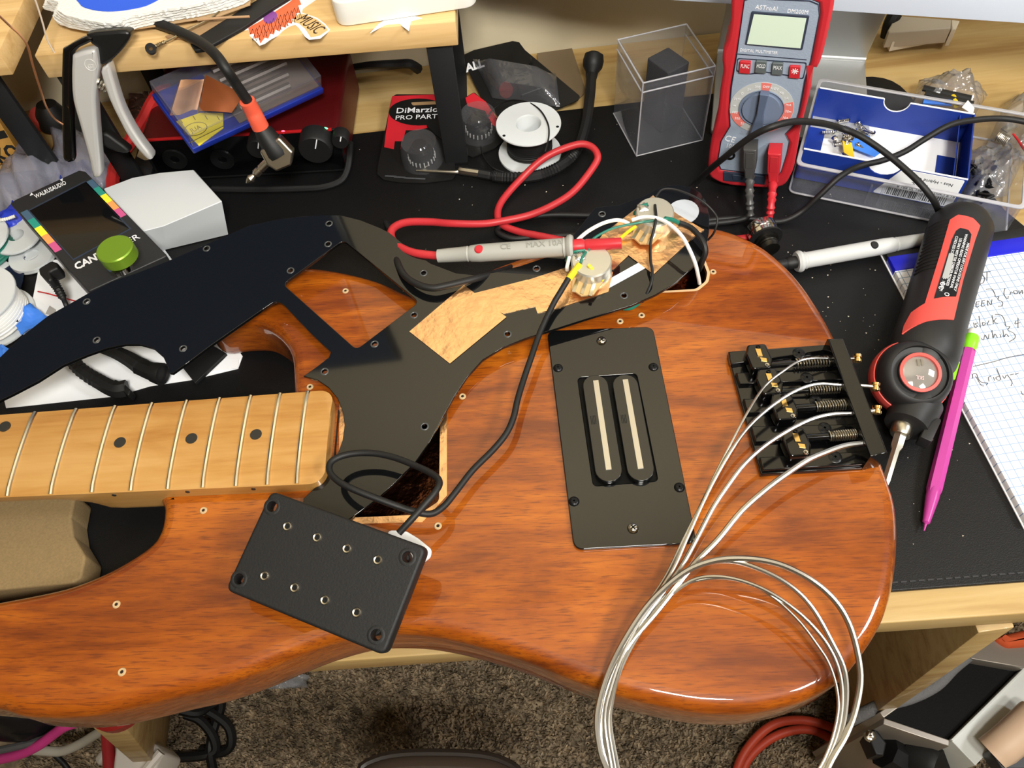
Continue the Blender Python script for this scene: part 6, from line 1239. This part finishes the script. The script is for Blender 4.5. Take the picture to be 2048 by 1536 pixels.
tag(link('white_connector', plate(H(-.55), fillet(H(-.55).pts([(186, 1516), (208, 1492), (216, 1490), (212, 1510), (196, 1534)]), .006), -.02, 0, .004), MATS['adapter_white']), 'white connector tip left of the red cable at the bottom', 'connector')
ftube('red_cable', [(214, 1460, .22), (216, 1490, .22), (218, 1520, .22), (219, 1570, .22)], .0065, mat('red_cord', (176, 44, 50), .5), 'red cable running straight down in front of the white adapter', 'cable')
tag(link('red_plastic_part', lathe(P(236, 1404, -.03), V((0, 0, 1)), [(0, .006), (.012, .006), (.016, .003), (.016, -.003), (0, -.005)], 28), mat('dark_red_plastic', (112, 24, 22), .25)), 'dark red plastic part tucked under the guitar edge at the left', 'plastic part')
bc = thing('tangled_black_cables', P(440, 1450, FZ), 'tangle of black cables on the carpet right of the left desk leg', 'cables')
for L in ([(370, 1428, .05), (400, 1440, .04), (425, 1470, .03), (430, 1500, .02), (400, 1512, .02), (330, 1515, .02)], [(390, 1410, .05), (430, 1430, .04), (458, 1455, .03), (462, 1490, .02), (440, 1505, .015), (400, 1500, .012)], [(440, 1392, .05), (442, 1415, .04), (430, 1450, .03), (420, 1500, .02), (430, 1560, .02)], [(360, 1420, .07), (395, 1425, .06), (420, 1410, .05), (450, 1395, .04)]):
    link('cable', tube([P(x, y, FZ + h) for x, y, h in L], .0065, n=6), RUB, bc)
bag_l = tag(link('clear_wrapper', sheet([P(535, 1382, FZ + .02), P(620, 1378, FZ + .02), P(620, 1352, FZ + .02), P(540, 1352, FZ + .02)], 8, 5, lambda u, v: .012 * math.sin(7 * u) * math.sin(5 * v) + .01, .0006), film('wrapper_clear', (236, 238, 240), 2.5, .12, .3, bump=1.0, bscale=60)), 'crinkled clear wrapper on the carpet below the guitar waist', 'wrapper')
tag(link('clear_wrapper', sheet([P(1740, 1300, FZ + .02), P(1790, 1292, FZ + .02), P(1790, 1270, FZ + .02), P(1745, 1272, FZ + .02)], 6, 5, lambda u, v: .012 * math.sin(7 * u) * math.sin(5 * v) + .01, .0006), MATS['wrapper_clear']), 'clear wrapper on the carpet behind the right desk leg', 'wrapper')
t = link('black_cable', pxtube([(425, 378, .003), (520, 379, .003), (600, 377, .003), (645, 374, .003), (680, 362, .004), (694, 340, .008), (699, 310, .016), (700, 285, .026)], .0026), RUB); tag(t, 'black cable running along the front foot of the red audio interface', 'cable')
